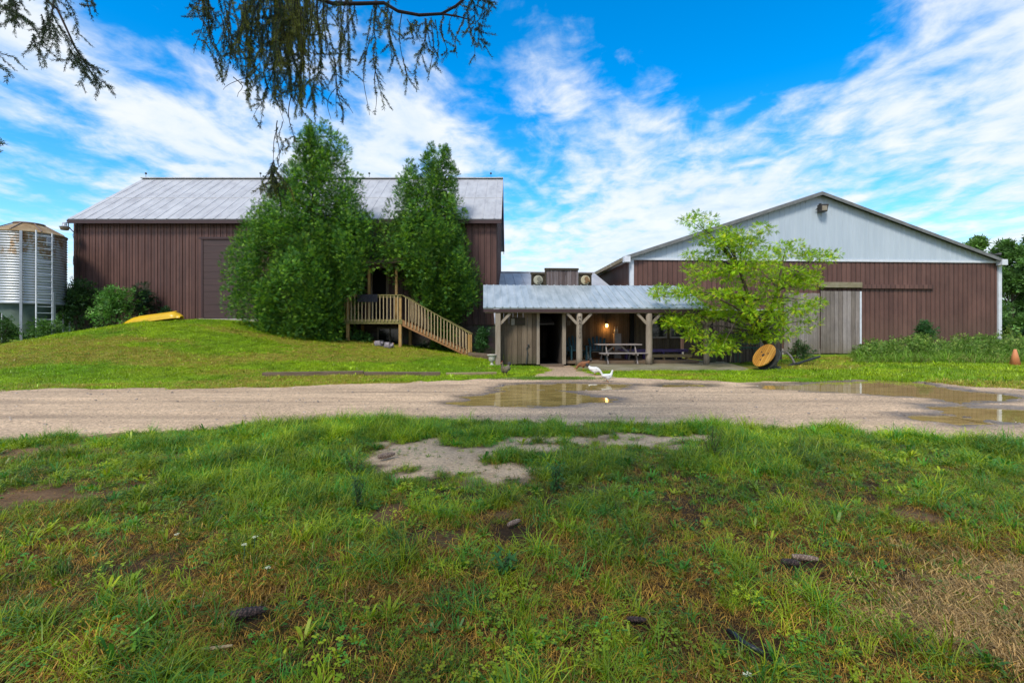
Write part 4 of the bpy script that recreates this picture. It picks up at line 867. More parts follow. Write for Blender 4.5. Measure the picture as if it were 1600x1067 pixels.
p = gp(948.5, 597, .0); bird('duck', 'white duck standing upright at the edge of the puddle', 'duck', (p.x, p.y, .005), math.radians(5), .55, F_white, None, F_leg, F_leg, 'stand')
for px, py, rz, lab in ((592, 539.5, 2.9, 'pale grey duck resting on the lawn under the deck, the left one'), (608, 543, -.4, 'pale grey duck resting on the lawn just left of the deck post')):
    p = at(px, py, YD-.5-(.3 if px > 600 else 0)); bird('duck', lab, 'duck', (p.x, p.y, gz(p.x, p.y)+.0), rz, .85, F_grey, None, F_leg, F_leg, 'rest', None, F_grey)

# ------------------------------------------------------------------ foreground litter
def cone_litter(px, py, L, R, rz, lab, m_):
    p = gp(px, py, .03); t = MB(); prof = []; n_ = 40
    for i in range(n_+1):
        u = i/n_; prof.append((R*(.35+.65*math.sin(math.pi*min(1, .15+u*.8))**.7)*(1+.10*math.sin(u*46)), u*L-L/2))
    t.lathe([(0.0005, -L/2)]+prof+[(0.0005, L/2)], n=16, M=Matrix.Rotation(math.pi/2, 4, 'Y')); o = t.build('spruce_cone', m_, at_=(p.x, p.y, gz(p.x, p.y)+R+.02), smooth_=True); o.rotation_euler = (0, 0, rz); tag(o, lab, 'pine cone', 'fallen spruce cones'); return p
def scale_mat(name, c1, c2):
    m, nt, b, _ = newmat(name); vo = nt.nodes.new('ShaderNodeTexVoronoi'); vo.inputs['Scale'].default_value = 95; nt.links.new(coords(nt, (1, 1, 1)), vo.inputs['Vector']); nt.links.new(ramp(nt, vo.outputs['Distance'], [(.1, c1), (.6, c2)]), b.inputs['Base Color']); b.inputs['Roughness'].default_value = .8; bump(nt, b, vo.outputs['Distance'], .8, .006); return m
M_pc = scale_mat('dark_cone_scales', (.10,.055,.045), (.02,.012,.010)); M_pc2 = scale_mat('pale_cone_scales', (.42,.31,.22), (.16,.10,.07))
CONES = [cone_litter(388, 964, .15, .024, .35, 'dark brown spruce cone in the front left grass', M_pc), cone_litter(1258, 876, .14, .018, -.25, 'pale narrow cone beside the dry straw', M_pc2), cone_litter(1236, 884, .10, .02, -.2, 'dark short cone just under the pale narrow cone', M_pc),
 cone_litter(994, 968, .09, .013, -.1, 'small brown cone in the front grass near the middle', M_pc), cone_litter(604, 714, .2, .03, .8, 'pale cone on bare soil left of the gravel patch', M_pc2), cone_litter(803, 819, .12, .018, .8, 'pale small cone in the grass at mid distance', M_pc2)]
p = gp(1168, 1005, .03); pp_ = [gp(1138, 985, .03), gp(1150, 992, .04), gp(1160, 1003, .04), gp(1174, 1010, .04), gp(1194, 1021, .03)]
tag(MB().tube(pp_, .011, 10).build('hose_piece', M_pipe, smooth_=True), 'short bent piece of black hose in the foreground grass', 'hose')
pp_ = [gp(316, 1014, .02), gp(335, 1012, .03), gp(363, 1008, .03)]; tag(MB().tube(pp_, [.006,.008,.006], 7).build('fallen_stick', M_baluster), 'short pale stick below the dark spruce cone', 'stick')

# ------------------------------------------------------------------ grass (geometry nodes)
def hidden(name, q):
    v, f = tpl(q); me = bpy.data.meshes.new(name); me.from_pydata([tuple(x) for x in v], [], [tuple(x) for x in f]); me.materials.append(M_grass); return bpy.data.objects.new(name, me)
def blade(r, base, L, w, lean, az, segs=3):
    q = []; d = np.array([math.cos(az), math.sin(az), 0]); sd_ = np.array([-d[1], d[0], 0]); p = np.array(base, float); a = lean*.35; pw_ = w
    tw = r.uniform(-.5, .5)
    sd_ = sd_*math.cos(tw)+d*math.sin(tw)
    for i in range(segs):
        a2 = a+lean*(.9 if i else .4); n_ = p+(d*math.sin(a2)+np.array([0, 0, math.cos(a2)]))*L/segs; nw = w*(1-(i+1)/segs)**.7
        q.append([p-sd_*pw_/2, p+sd_*pw_/2, n_+sd_*max(nw, .0004)/2, n_-sd_*max(nw, .0004)/2]); p = n_; pw_ = nw; a = a2
    return q
def tuft(seed, n, L, w, lean, rad):
    r = random.Random(seed); q = []
    for i in range(n):
        a = r.uniform(0, 6.28); rr_ = rad*math.sqrt(r.random()); b_ = r.uniform(0, 6.28)
        q += blade(r, (math.cos(b_)*rr_, math.sin(b_)*rr_, 0), L*r.uniform(.5, 1.1), w*r.uniform(.7, 1.2), r.uniform(*lean), a)
    return q
def broad(seed, n, L, w, up=(.3, .9)):
    r = random.Random(seed); q = []
    for i in range(n):
        a = i*2.4+r.uniform(-.3, .3); e = r.uniform(*up); l_ = L*r.uniform(.6, 1.1); d = np.array([math.cos(a)*math.cos(e), math.sin(a)*math.cos(e), math.sin(e)]); s_ = np.array([-math.sin(a), math.cos(a), 0])
        p0 = np.zeros(3); p1 = d*l_*.35; p2 = d*l_*.75-np.array([0, 0, l_*.06]); p3 = d*l_-np.array([0, 0, l_*.2])
        q += [[p0, p0+s_*.001, p1+s_*w*.45, p1-s_*w*.45], [p1-s_*w*.45, p1+s_*w*.45, p2+s_*w*.4, p2-s_*w*.4], [p2-s_*w*.4, p2+s_*w*.4, p3+s_*.001, p3-s_*.001]]
    return q
def clover(seed):
    r = random.Random(seed); q = []
    for i in range(9):
        x, y, z = r.uniform(-.06, .06), r.uniform(-.06, .06), r.uniform(.02, .06)
        for k in range(3):
            a = k*2.09+r.uniform(0, 1); d = np.array([math.cos(a), math.sin(a), r.uniform(-.3, .3)])*.014; c_ = np.array([x, y, z]); s_ = np.array([-math.sin(a), math.cos(a), 0])*.006
            q.append([c_, c_+d*.6+s_, c_+d, c_+d*.6-s_])
    return q
TC = bpy.data.collections.new('grass_kinds')
for k in range(3): TC.objects.link(hidden('g%02d' % k, tuft(k, 16, .11, .0040, (.3, 1.1), .035)))        # 0-2 medium
for k in range(2): TC.objects.link(hidden('g%02d' % (3+k), tuft(10+k, 22, .21, .0050, (.35, 1.2), .04)))    # 3-4 long clumps
for k in range(2): TC.objects.link(hidden('g%02d' % (5+k), tuft(20+k, 14, .12, .0028, (1.0, 1.5), .06)))  # 5-6 lying dry
TC.objects.link(hidden('g07', broad(3, 7, .09, .022))); TC.objects.link(hidden('g08', broad(4, 9, .12, .018, (.5, 1.2)))); TC.objects.link(hidden('g09', clover(5)))  # 7-9
for k in range(2): TC.objects.link(hidden('g%02d' % (10+k), tuft(30+k, 26, .065, .0075, (.2, .9), .12)))   # 10-11 lawn
for k in range(2): TC.objects.link(hidden('g%02d' % (12+k), tuft(40+k, 9, .26, .0034, (1.35, 1.62), .05)))   # 12-13 lying straw
def gn_scatter(name, P, rz, tilt, sc, idx_, col, label=None):
    me = bpy.data.meshes.new(name); n = len(P); me.vertices.add(n); me.vertices.foreach_set('co', P.astype(np.float32).ravel())
    a = me.attributes.new('rot', 'FLOAT_VECTOR', 'POINT'); a.data.foreach_set('vector', np.stack([tilt[0], tilt[1], rz], -1).astype(np.float32).ravel())
    a = me.attributes.new('scl', 'FLOAT', 'POINT'); a.data.foreach_set('value', sc.astype(np.float32)); a = me.attributes.new('kid', 'INT', 'POINT'); a.data.foreach_set('value', idx_.astype(np.int32))
    a = me.attributes.new('tint', 'FLOAT_COLOR', 'POINT'); a.data.foreach_set('color', np.hstack([col, np.ones((n, 1))]).astype(np.float32).ravel())
    o = bpy.data.objects.new(name, me); COL.objects.link(o); ng = bpy.data.node_groups.new(name, 'GeometryNodeTree')
    ng.interface.new_socket('Geometry', in_out='INPUT', socket_type='NodeSocketGeometry'); ng.interface.new_socket('Geometry', in_out='OUTPUT', socket_type='NodeSocketGeometry')
    gi = ng.nodes.new('NodeGroupInput'); go = ng.nodes.new('NodeGroupOutput'); ip = ng.nodes.new('GeometryNodeInstanceOnPoints'); ci = ng.nodes.new('GeometryNodeCollectionInfo')
    ci.inputs[0].default_value = TC; ci.inputs[1].default_value = True; ci.inputs[2].default_value = True
    mp = ng.nodes.new('GeometryNodeMeshToPoints')
    def na(nm, dt): x = ng.nodes.new('GeometryNodeInputNamedAttribute'); x.data_type = dt; x.inputs[0].default_value = nm; return x.outputs[0]
    ng.links.new(gi.outputs[0], mp.inputs['Mesh']); ng.links.new(mp.outputs[0], ip.inputs['Points']); ng.links.new(ci.outputs[0], ip.inputs['Instance']); ip.inputs['Pick Instance'].default_value = True
    ng.links.new(na('kid', 'INT'), ip.inputs['Instance Index']); ng.links.new(na('rot', 'FLOAT_VECTOR'), ip.inputs['Rotation']); ng.links.new(na('scl', 'FLOAT'), ip.inputs['Scale']); ng.links.new(ip.outputs[0], go.inputs[0])
    m_ = o.modifiers.new('g', 'NODES'); m_.node_group = ng; o['kind'] = 'stuff'
    if label: o['label'] = label
    return o
def sample(n, fy0, fy1, power, side=1.12):
    y = (fy0**power+(fy1**power-fy0**power)*RS.rand(n))**(1/power); x = (RS.rand(n)*2-1)*(y*side+.6); return x, y
# foreground
x, y = sample(80000, 1.15, 9.5, 1.25); sdv = road_sdf(x, y); dens = 1-smooth(-.25, .06, sdv)
br = bare(x, y); dt = dirt(x, y); sw = straw(x, y); nz = vnoise(x, y, 1.4, 91); nz2 = vnoise(x, y, .55, 93); nz3 = vnoise(x, y, 4, 95)
keep = RS.rand(len(x)) < dens*(1-.90*br)*(1-.8*dt)*(.35+1.0*nz)*(1-.35*sw)
for c_ in CONES+[gp(1168, 1005), gp(1185, 1015), gp(1150, 993)]: keep &= ~((np.hypot(x-c_.x, (y-c_.y)) < .10) & (y < c_.y+.04))
for c_ in CONES[4:]: keep &= np.hypot(x-c_.x, y-c_.y+.12) > .18
x, y, sw, nz, nz2, nz3, br, dt = (v[keep] for v in (x, y, sw, nz, nz2, nz3, br, dt)); n = len(x)
edge_ = np.exp(-((y-edge(NEAR, x)+.4)/.8)**2)
dry = (.36+.22*(1-smooth(2.2, 4.2, y))+1.2*smooth(.46, .74, nz2*.5+nz3*.5)+.25*smooth(.5, .7, nz))*(1-smooth(4.5, 7, y)*.55); dry = np.clip(dry+.35*np.exp(-((x+1.6)/1.8)**2-((y-2.9)/1.3)**2)+.3*smooth(.2, 2, x)*(y < 4)+0*x, 0, 1)*(1-.45*smooth(3.3, 5, y)); dry = np.clip(dry+sw+dt*.5-edge_*.5, 0, 1); isdry = RS.rand(n) < dry*.85
kid = RS.randint(0, 3, n); r_ = RS.rand(n); kid = np.where(r_ < .34*(nz > .48), RS.randint(3, 5, n), kid); kid = np.where(r_ > .90, 9, kid); kid = np.where((r_ > .84) & (r_ < .90), RS.randint(7, 9, n), kid); kid = np.where(isdry, np.where(RS.rand(n) < .4, RS.randint(12, 14, n), RS.randint(5, 7, n)), kid)
g1 = np.array([.085,.20,.006]); g2 = np.array([.38,.44,.012]); g3 = np.array([.055,.19,.018]); g4 = np.array([.60,.33,.05]); g5 = np.array([.16,.075,.025])
u = RS.rand(n, 1); col = g1*(1-u)+g2*u; col = np.where(RS.rand(n, 1) < .25, g3*(1+.5*u), col); col = col*(.25+1.3*vnoise(x, y, 2.6, 131)[:, None]); yl2 = smooth(4.5, 7.5, y)[:, None]; col = col*(1+.35*yl2)
col = np.where(isdry[:, None], g4*(.35+.9*RS.rand(n, 1))*(1-.6*(RS.rand(n, 1) < .5))+0, col); col = np.where((isdry & (sw > .4))[:, None], np.array([.38,.235,.085])*(.5+.7*RS.rand(n, 1)), col)
sc = (.55+.6*RS.rand(n))*(.75+.7*nz)*np.where(sw > .4, .8, 1)*(1+.25*(y > 5))*np.where(br+dt > .4, .5, 1)
sc = np.where(kid == 9, .8+.6*RS.rand(n), sc)
P = np.stack([x, y, ground_z(x, y)-.004], -1)
gn_scatter('grass', P, RS.rand(n)*6.28, ((RS.rand(n)-.5)*.5, (RS.rand(n)-.5)*.5), sc, kid, col, 'mixed green and dry brown grass in the foreground')
xs_ = RS.normal(3.0, 1.1, 9000); ys_ = RS.normal(2.35, .55, 9000); q_ = (RS.rand(9000) < straw(xs_, ys_)) & (ys_ > 1.2); xs_, ys_ = xs_[q_], ys_[q_]; n = len(xs_)
gn_scatter('straw', np.stack([xs_, ys_, ground_z(xs_, ys_)+.01*RS.rand(n)], -1), RS.rand(n)*.9+.2+(RS.rand(n) < .5)*3.14, ((RS.rand(n)-.5)*.3, (RS.rand(n)-.5)*.3), .6+.7*RS.rand(n), np.where(RS.rand(n) < .75, RS.randint(12, 14, n), RS.randint(5, 7, n)), np.array([.66,.42,.16])*(.25+.85*RS.rand(n, 1)), 'flattened dry yellow straw at the lower right')
# lawns
x, y = sample(190000, 11.3, 27.5, 1.9, 1.17); sdv = road_sdf(x, y); k_ = (sdv < .02) & ~((y > 19.0+.057*x) & (x > -1) & (x < 9.6)) & (y < 25.8) & ~((y > 16.75+.057*x) & (x > 2.2) & (x < 10.2)) & ((x < 0) | (y < 27))
k_ &= RS.rand(len(x)) < (.35+.9*(vnoise(x, y, 1.2, 97)))*(1-smooth(-.3, .05, sdv)*.5); x, y = x[k_], y[k_]; n = len(x); u = RS.rand(n, 1); nzl = vnoise(x, y, .6, 99)[:, None]
col = (np.array([.15,.33,.006])*(1-nzl)+np.array([.42,.52,.010])*nzl)*(.40+.95*u)*(.7+.6*vnoise(x, y, 2.2, 133)[:, None]); dbl = (dryband(x, y)[:, None]*.6 > RS.rand(n, 1)); col = np.where(dbl, np.array([.46,.36,.06])*(.6+.6*u), col)
sc = (.6+.7*RS.rand(n))*(.7+.8*vnoise(x, y, 1.5, 135)); P = np.stack([x, y, ground_z(x, y)-.003], -1); lf = RS.rand(n) < .05
kid = np.where(lf, RS.choice([9, 7, 8, 0], n), RS.randint(10, 12, n)); sc = np.where(x > 9, sc*1.5, sc)
gn_scatter('lawn_grass', P, RS.rand(n)*6.28, ((RS.rand(n)-.5)*.3, (RS.rand(n)-.5)*.3), sc, kid, col, 'short bright green lawn grass on the mound and verge')
# tufts on the little islands in the gravel
x = RS.normal(.95, .8, 420); y = RS.normal(14.25, .18, 420); n = len(x); gn_scatter('track_grass', np.stack([x, y, np.zeros(n)+.015], -1), RS.rand(n)*6.28, (np.zeros(n), np.zeros(n)), .8+.6*RS.rand(n), RS.randint(10, 12, n), np.array([.14,.26,.012])*(.6+.7*RS.rand(n, 1)), 'grass strip in the gravel before the stable door')

# ------------------------------------------------------------------ foliage builders
def blobs_mesh(name, blobs, per, tp, size, base, parent, alt=None, p=.15, droop=.0, amt=.3, mt=None, clip=None, upb=.35, cv=.22):
    """blobs: (cx,cy,cz, rx,ry,rz, density). Leaf sprays through each clump, mostly near its skin and pointing outward."""
    Ps, Ds, Cs, Ss = [], [], [], []
    for bl in blobs:
        cx_, cy_, cz_, a, b2, c2 = bl[:6]; n = max(4, int(per*(bl[6] if len(bl) > 6 else 1))); d = RS.normal(size=(n, 3)); d /= np.linalg.norm(d, axis=1, keepdims=True)
        rr_ = (.35+.65*RS.rand(n, 1)**.5); pnt = np.array([cx_, cy_, cz_])+d*rr_*np.array([a, b2, c2]); dd2 = d+np.array([0, 0, upb])+RS.normal(size=(n, 3))*.35; dd2[:, 2] -= droop
        k = RS.uniform(1-cv, 1+cv); Ps.append(pnt); Ds.append(dd2); Cs.append(jit(base, n, amt, alt, p)*k); Ss.append(size*(.7+.6*RS.rand(n)))
    P, D, C_, S_2 = np.vstack(Ps), np.vstack(Ds), np.vstack(Cs), np.hstack(Ss)
    if clip is not None: k = clip(P); P, D, C_, S_2 = P[k], D[k], C_[k], S_2[k]
    V, Fq, CC = scatter(tp, P, frames(D, roll=RS.uniform(-.9, .9, len(P))), S_2, C_)
    return npmesh(name, V, Fq, mt or M_leaf, parent, CC)
def cedar(name, base, ctr, prof, lab, n_cl, seed, per=46, clip=None, branches=True):
    """prof: (z above base, left radius, right radius) read from the outline."""
    t = thing(name, lab, 'tree', base); z_ = [p[0] for p in prof]; r = random.Random(seed); Hh = z_[-1]; bl = []
    for i in range(n_cl):
        u = (i+.5)/n_cl; z = Hh*(1-(1-u*.99)**.62); a = r.uniform(0, 2*math.pi)
        rl, rr_ = np.interp(z, z_, [p[1] for p in prof]), np.interp(z, z_, [p[2] for p in prof]); R_ = (rl+(rr_-rl)*(math.cos(a)*.5+.5)); dep = (rl+rr_)/2
        k = min(.42, max(.15, .17*R_))*r.uniform(.7, 1.3); f_ = r.uniform(.25, 1.0)**.45*r.uniform(.86, 1.06); x = math.cos(a)*max(0, R_*1.10*f_-k*.75); y = math.sin(a)*max(0, dep*f_-k*.8)
        bl.append((x, y, z-k*.4, k*.95, k*.95, k*1.7+.08, max(.4, (k/.42)**1.5)))
    for i in range(70):
        u = (i+.5)/70; z = Hh*(1-(1-u*.97)**.7); a = r.uniform(0, 6.28); R_ = min(np.interp(z, z_, [p[1] for p in prof]), np.interp(z, z_, [p[2] for p in prof]), 2.3); f_ = r.uniform(.1, .62)
        bl.append((math.cos(a)*R_*f_, math.sin(a)*R_*f_, z-.1, .28*R_+.1, .28*R_+.1, .5, 1.1))
    blobs_mesh('crown', bl, int(per*3.0), SPR, .185, (.070,.180,.030), t, (.20,.36,.03), .32, .0, clip=clip, upb=.75, amt=.38, cv=.34)
    MB().tube([(0, 0, -.3), (.05, 0, Hh*.3), (0, .05, Hh*.6), (0, 0, Hh*.9)], [.2, .15, .06, .01], 8).build('trunk', M_bark, t, smooth_=True)
    bm_ = MB()
    for i in range(34):
        z = Hh*(.08+.8*r.random()); a = r.uniform(0, 6.28); R_ = np.interp(z, z_, [(p[1]+p[2])/2 for p in prof])*.75; bm_.tube([(0, 0, z), (math.cos(a)*R_*.5, math.sin(a)*R_*.5, z+.1), (math.cos(a)*R_, math.sin(a)*R_, z+.35)], [.04, .025, .008], 5)
    bm_.build('branches', M_bark, t); return t
def outline(Y, pxc, rows, zb0):
    out = []
    for py, l, r in sorted(rows, key=lambda q: -q[0]): z = H+(HY-py)/F*Y-zb0; out.append((max(0, z), (pxc-l)/F*Y, (r-pxc)/F*Y))
    return out
Yc = 23.6; bz = gz(at(488, 0, Yc).x, Yc)
c1 = cedar('cedar_tree', (at(488, 0, Yc).x, Yc, bz), None, outline(Yc, 488, [(532,418,545),(510,385,552),(480,362,548),(450,350,560),(420,362,585),(390,378,585),(350,392,588),(320,412,575),(290,440,572),(260,468,562),(230,470,548),(205,488,540),(180,500,520)], bz), 'larger conical cedar in front of the barn, left of the deck', 480, 3, clip=lambda P: (P[:, 1] < YB-Yc-.12) | (P[:, 2] > 7.5))
Yc = 24.7; bz2 = gz(at(690, 0, Yc).x, Yc)
c2 = cedar('cedar_tree', (at(682, 0, Yc).x, Yc, bz2), None, outline(Yc, 682, [(505,682,712),(480,668,735),(450,648,752),(425,612,750),(410,575,742),(385,578,732),(350,588,726),(320,600,722),(300,606,718),(280,622,712),(260,632,712),(235,655,700),(212,676,684)], bz2), 'narrower conical cedar behind the stair, reaching over the deck canopy', 450, 5, clip=lambda P: (P[:, 1] < YB-Yc-.12) | (P[:, 2] > 7.8))
for c_ in (c1, c2): c_['group'] = 'cedars before the barn'
# yellow-green tree
YT = 18.6; tb = gp(1207, 574, .0); tr_ = thing('young_walnut_tree', 'airy yellow green tree with layered branches in front of the porch end', 'tree', (tb.x, tb.y, 0))
CL = [(1140,380,36,14),(1175,412,50,16),(1150,480,46,14),(1098,352,34,16),(1082,343,16,8),(1120,372,34,14),(1168,372,40,18),(1192,355,22,12),(1150,398,50,18),(1225,392,34,13),(1262,402,30,9),(1288,398,10,5),(1098,405,30,14),(1105,428,46,16),(1180,430,66,22),(1245,428,40,14),(1055,455,38,9),(1035,462,14,5),(1110,458,55,16),(1190,462,60,20),(1245,448,36,14),(1262,468,22,12),(1075,488,44,14),(1060,508,28,14),(1118,495,52,18),(1085,525,26,8),(1178,495,54,18),(1240,482,38,12),(1150,522,46,14),(1208,515,40,14),(1122,541,28,9),(1100,545,20,6),(1222,530,14,9),(1255,500,24,7)]
rr_ = random.Random(9); bl = []; limbs = MB(); fork = at(1190, 520, 19.2)-tb; fk2 = at(1172, 470, 18.8)-tb; fk3 = at(1155, 420, 18.6)-tb; fk4 = at(1215, 455, 18.7)-tb
limbs_main = MB().tube([(0, 0, -.2), (at(1205, 548, 19.4)-tb), fork], [.19, .15, .12], 10).tube([fork, fk2, fk3, at(1120, 372, 18.5)-tb], [.11, .075, .05, .02], 8).tube([fork, fk4, at(1225, 400, 18.4)-tb], [.08, .05, .02], 8).tube([fork, at(1150, 480, 18.0)-tb, at(1100, 455, 17.8)-tb], [.08, .05, .02], 8)
for px, py, rx, ry in CL:
    for q_ in range(2 if rx > 25 else 1):
        Y = YT+rr_.uniform(-1.1, 1.0); p = at(px+rr_.uniform(-.25, .25)*rx, py, Y)-tb; k = .8
        sub = max(2, int(rx/7))
        for j in range(sub):
            u = (j+.5)/sub*2-1; bl.append((p.x+u*rx/F*Y*.8, p.y+rr_.uniform(-.5, .5), p.z+rr_.uniform(-.6, .6)*ry/F*Y*1.05, .29, .29, .12, 1))
        src = min((fork, fk2, fk3, fk4), key=lambda v: (v-p).length+(2 if v.z > p.z+.3 else 0)); mdp = (src+p)/2+Vector((0, 0, .12)); limbs.tube([src, mdp, p+Vector((0, 0, -.05))], [.035, .022, .007], 5)
blobs_mesh('crown', bl, 48, PIN, .135, (.27,.45,.008), tr_, (.48,.52,.012), .2, .1, amt=.32)
limbs_main.build('trunk', M_bark2, tr_, smooth_=True); limbs.build('branches', M_bark, tr_)
# bushes
def bush(name, px, py, Y, rx, ry, n_, col, lab, alt=None, tp=LFY, size=.22, per=30, cat='bush', group=None, seed=1):
    r = random.Random(seed); c_ = at(px, py, Y); g_ = gz(c_.x, c_.y); t = thing(name, lab, cat, (c_.x, c_.y, g_), 0, group); RX, RZ_ = rx/F*Y, ry/F*Y; cz_ = c_.z-g_; bl = []
    for i in range(n_):
        a, e = r.uniform(0, 6.28), r.uniform(-.7, 1.5); f_ = r.uniform(.3, .9); bl.append((math.cos(a)*math.cos(e)*RX*f_, math.sin(a)*math.cos(e)*min(RX, .9)*f_, cz_+math.sin(e)*RZ_*f_, RX*.25+.1, RX*.2+.1, RZ_*.2+.1))
    blobs_mesh('foliage', bl, per, tp, size, col, t, alt, .2, clip=lambda P: (P[:, 2] > 0) & (P[:, 1]+c_.y < YB-.1 if px < 800 else P[:, 2] > 0))
    m = MB()
    for i in range(7): b_ = bl[i % len(bl)]; m.tube([(r.uniform(-.1, .1), r.uniform(-.1, .1), -.1), (b_[0]*.5, b_[1]*.5, b_[2]*.6), b_[:3]], [.03, .02, .006], 5)
    m.build('stems', M_bark, t); return t
bush('broadleaf_bush', 178, 487, 24.3, 44, 36, 34, (.10,.24,.045), 'bright green broadleaf bush against the barn left of the kayak', (.20,.36,.08), size=.26)
bush('dark_bush', 124, 484, 25.0, 30, 46, 40, (.035,.085,.025), 'tall dark green bush between the feed bin and barn', (.07,.14,.03))
bush('small_cedar', 222, 480, 25.2, 17, 34, 22, (.025,.07,.03), 'small dark evergreen just right of the bright broadleaf bush', None, SPR, .25)
bush('low_shrub', 256, 493, 25.3, 9, 9, 7, (.03,.09,.03), 'tiny dark shrub on the mound behind the kayak', None, per=20)
bush('weedy_bush', 70, 522, 21.6, 36, 20, 20, (.07,.16,.03), 'weedy green bush around the legs of the feed bin', (.14,.26,.05), size=.18)
bush('weedy_bush', 5, 525, 21.8, 18, 28, 12, (.06,.13,.03), 'dark weeds at the far left foot of the feed bin', size=.2)
bush('round_bush', 1445, 520, 26.6, 17, 16, 16, (.04,.12,.03), 'rounded dark green bush standing above the weeds by the arena wall', (.07,.17,.04), size=.2)
bush('grapevine', 1250, 555, 23.6, 24, 18, 16, (.07,.14,.04), 'leafy bush against the sliding plank door behind the plough', (.22,.20,.12), size=.2)
bush('undergrowth_fern', 560, 533, 24.0, 34, 12, 14, (.06,.15,.03), 'low green plants growing at the foot of the larger cedar', size=.2)
bush('undergrowth_fern', 662, 548, 24.9, 30, 10, 10, (.03,.08,.03), 'low dark plants beneath the stair', size=.2)
bush('stairside_shrub', 752, 535, 24.6, 16, 24, 12, (.04,.12,.03), 'shrub beside the stair foot in front of the stone foundation', size=.22)
# weeds by the arena wall, one mass
bl = []; rw = random.Random(4)
for i in range(280):
    px = rw.uniform(1340, 1640); top = np.interp(px, [1340, 1370, 1420, 1480, 1530, 1570, 1640], [548, 534, 532, 528, 530, 528, 540]); Y = rw.uniform(21.8, 26.6) if px < 1560 else rw.uniform(20.8, 30); 
    zt3 = max(.2, (H+(HY-top)/F*24.5)*(.55+.45*(Y-21)/5)); zt3 *= .45+1.05*float(vnoise(px*.06, 3.0, 1, 141)); z = rw.uniform(.05, zt3); X = (px-CX)/F*Y; bl.append((X, Y, z, .35, .35, .28, 1))
o = blobs_mesh('weeds', bl, 34, LFY, .20, (.12,.22,.03), None, (.27,.36,.07), .25, amt=.4, clip=lambda P: P[:, 2] > .02); o['kind'] = 'stuff'; o['label'] = 'tangled green weeds along the arena wall'
nw_ = 2600; px = RS.uniform(1335, 1640, nw_); Y = RS.uniform(20.5, 26.5, nw_); X = (px-CX)/F*Y; n = nw_
gn_scatter('tall_weed_grass', np.stack([X, Y, ground_z(X, Y)], -1), RS.rand(n)*6.28, ((RS.rand(n)-.5)*.3, (RS.rand(n)-.5)*.3), 2.2+2.4*RS.rand(n), RS.randint(0, 5, n), jit((.17,.32,.02), n, .4, (.25,.24,.06), .2), 'tall grass among the weeds by the arena')
# far trees right and left
def broad_tree(px, pyt, pyb, Y, rx, n_, col, lab, seed):
    r = random.Random(seed); b_ = at(px, 0, Y); zt3 = H+(HY-pyt)/F*Y; zb3 = H+(HY-pyb)/F*Y; t = thing('deciduous_tree', lab, 'tree', (b_.x, Y, 0), 0, 'trees beyond the buildings'); R_ = rx/F*Y; bl = []
    for i in range(n_):
        a = r.uniform(0, 6.28); u = r.random(); z = zb3+(zt3-zb3)*u; w_ = R_*math.sin(math.pi*(.12+.8*u))**.6*r.uniform(.3, .9); k = R_*.22*r.uniform(.6, 1.3); bl.append((math.cos(a)*w_, math.sin(a)*w_, z-k*.5, k, k, k*.8))
    col = tuple(c_*1.7 for c_ in col); blobs_mesh('crown', bl, 60, LFY, Y*.0135, col, t, tuple(c_*1.7 for c_ in col), .25)
    m = MB().tube([(0, 0, -.3), (.2, 0, zb3), (0, 0, zt3*.85)], [R_*.07, R_*.05, .03], 8)
    for i in range(14): q_ = bl[i % len(bl)]; m.tube([(0, 0, zb3+(q_[2]-zb3)*.4), q_[:3]], [R_*.025, .02], 5)
    m.build('trunk', M_bark, t)
broad_tree(1580, 378, 500, 62, 34, 60, (.06,.115,.03), 'tall loose green tree behind the arena corner, nearest the wall', 1); broad_tree(1625, 372, 510, 66, 38, 60, (.055,.105,.035), 'tall green tree at the right edge of the view', 2)
broad_tree(1524, 377, 430, 90, 14, 22, (.07,.13,.03), 'small tree crown showing above the arena roof edge', 3); broad_tree(1568, 500, 516, 75, 22, 20, (.03,.07,.03), 'low dark tree at the foot of the arena corner', 4)
broad_tree(1600, 480, 515, 95, 40, 40, (.045,.09,.05), 'broad bluish green tree low behind the right field', 5); broad_tree(-60, 440, 525, 60, 60, 60, (.05,.10,.03), 'broad tree beyond the feed bin left of the barn', 6); broad_tree(110, 455, 525, 60, 36, 40, (.05,.10,.03), 'round tree seen in the gap between feed bin and barn', 8); broad_tree(20, 490, 520, 80, 50, 40, (.05,.10,.03), 'low tree far behind the feed bin', 7)
fe = thing('field_fence', 'low dark rail fence on the field right of the arena', 'fence', (31, 34, 0))
MB().box(0, 14, 0, .05, .75, .9).box(0, 14, 0, .05, .3, .45).build('rail', M_timber, fe)
for k in range(6): MB().box(k*2.7, k*2.7+.14, .055, .2, -.2, 1.05).build('fence_post', M_timber, fe)

# ------------------------------------------------------------------ overhanging spruce
SPT = Vector((-2.6, -1.3, 0)); sp = thing('spruce_tree', 'old spruce with drooping dark boughs hanging into the top of the view', 'tree', (SPT.x, SPT.y, 0))
def needle_tpl(seed, n=22):
    r = random.Random(seed); q = [leafquad((0, 0, 0), (1, 0, 0), .07)]
    for i in range(n):
        t = i/n; a = r.uniform(0, 6.28); L = .46; d = np.array([.75, math.cos(a)*.8, math.sin(a)*.8]); d = d/np.linalg.norm(d)*L*r.uniform(.7, 1.1); q.append(leafquad((t, 0, 0), (t+d[0], d[1], d[2]), .075, up=(r.uniform(-1, 1), r.uniform(-1, 1), 1)))
    return tpl(q)
NT = [needle_tpl(i) for i in range(3)]
tw = MB(); NP, ND, NS, NC = [], [], [], []; r = random.Random(21)
def sprig(p, d, s, c): NP.append(tuple(p)); ND.append(tuple(d)); NS.append(s); NC.append(c)
dk_, ol, br_ = (.045,.075,.018), (.17,.18,.016), (.035,.02,.015)
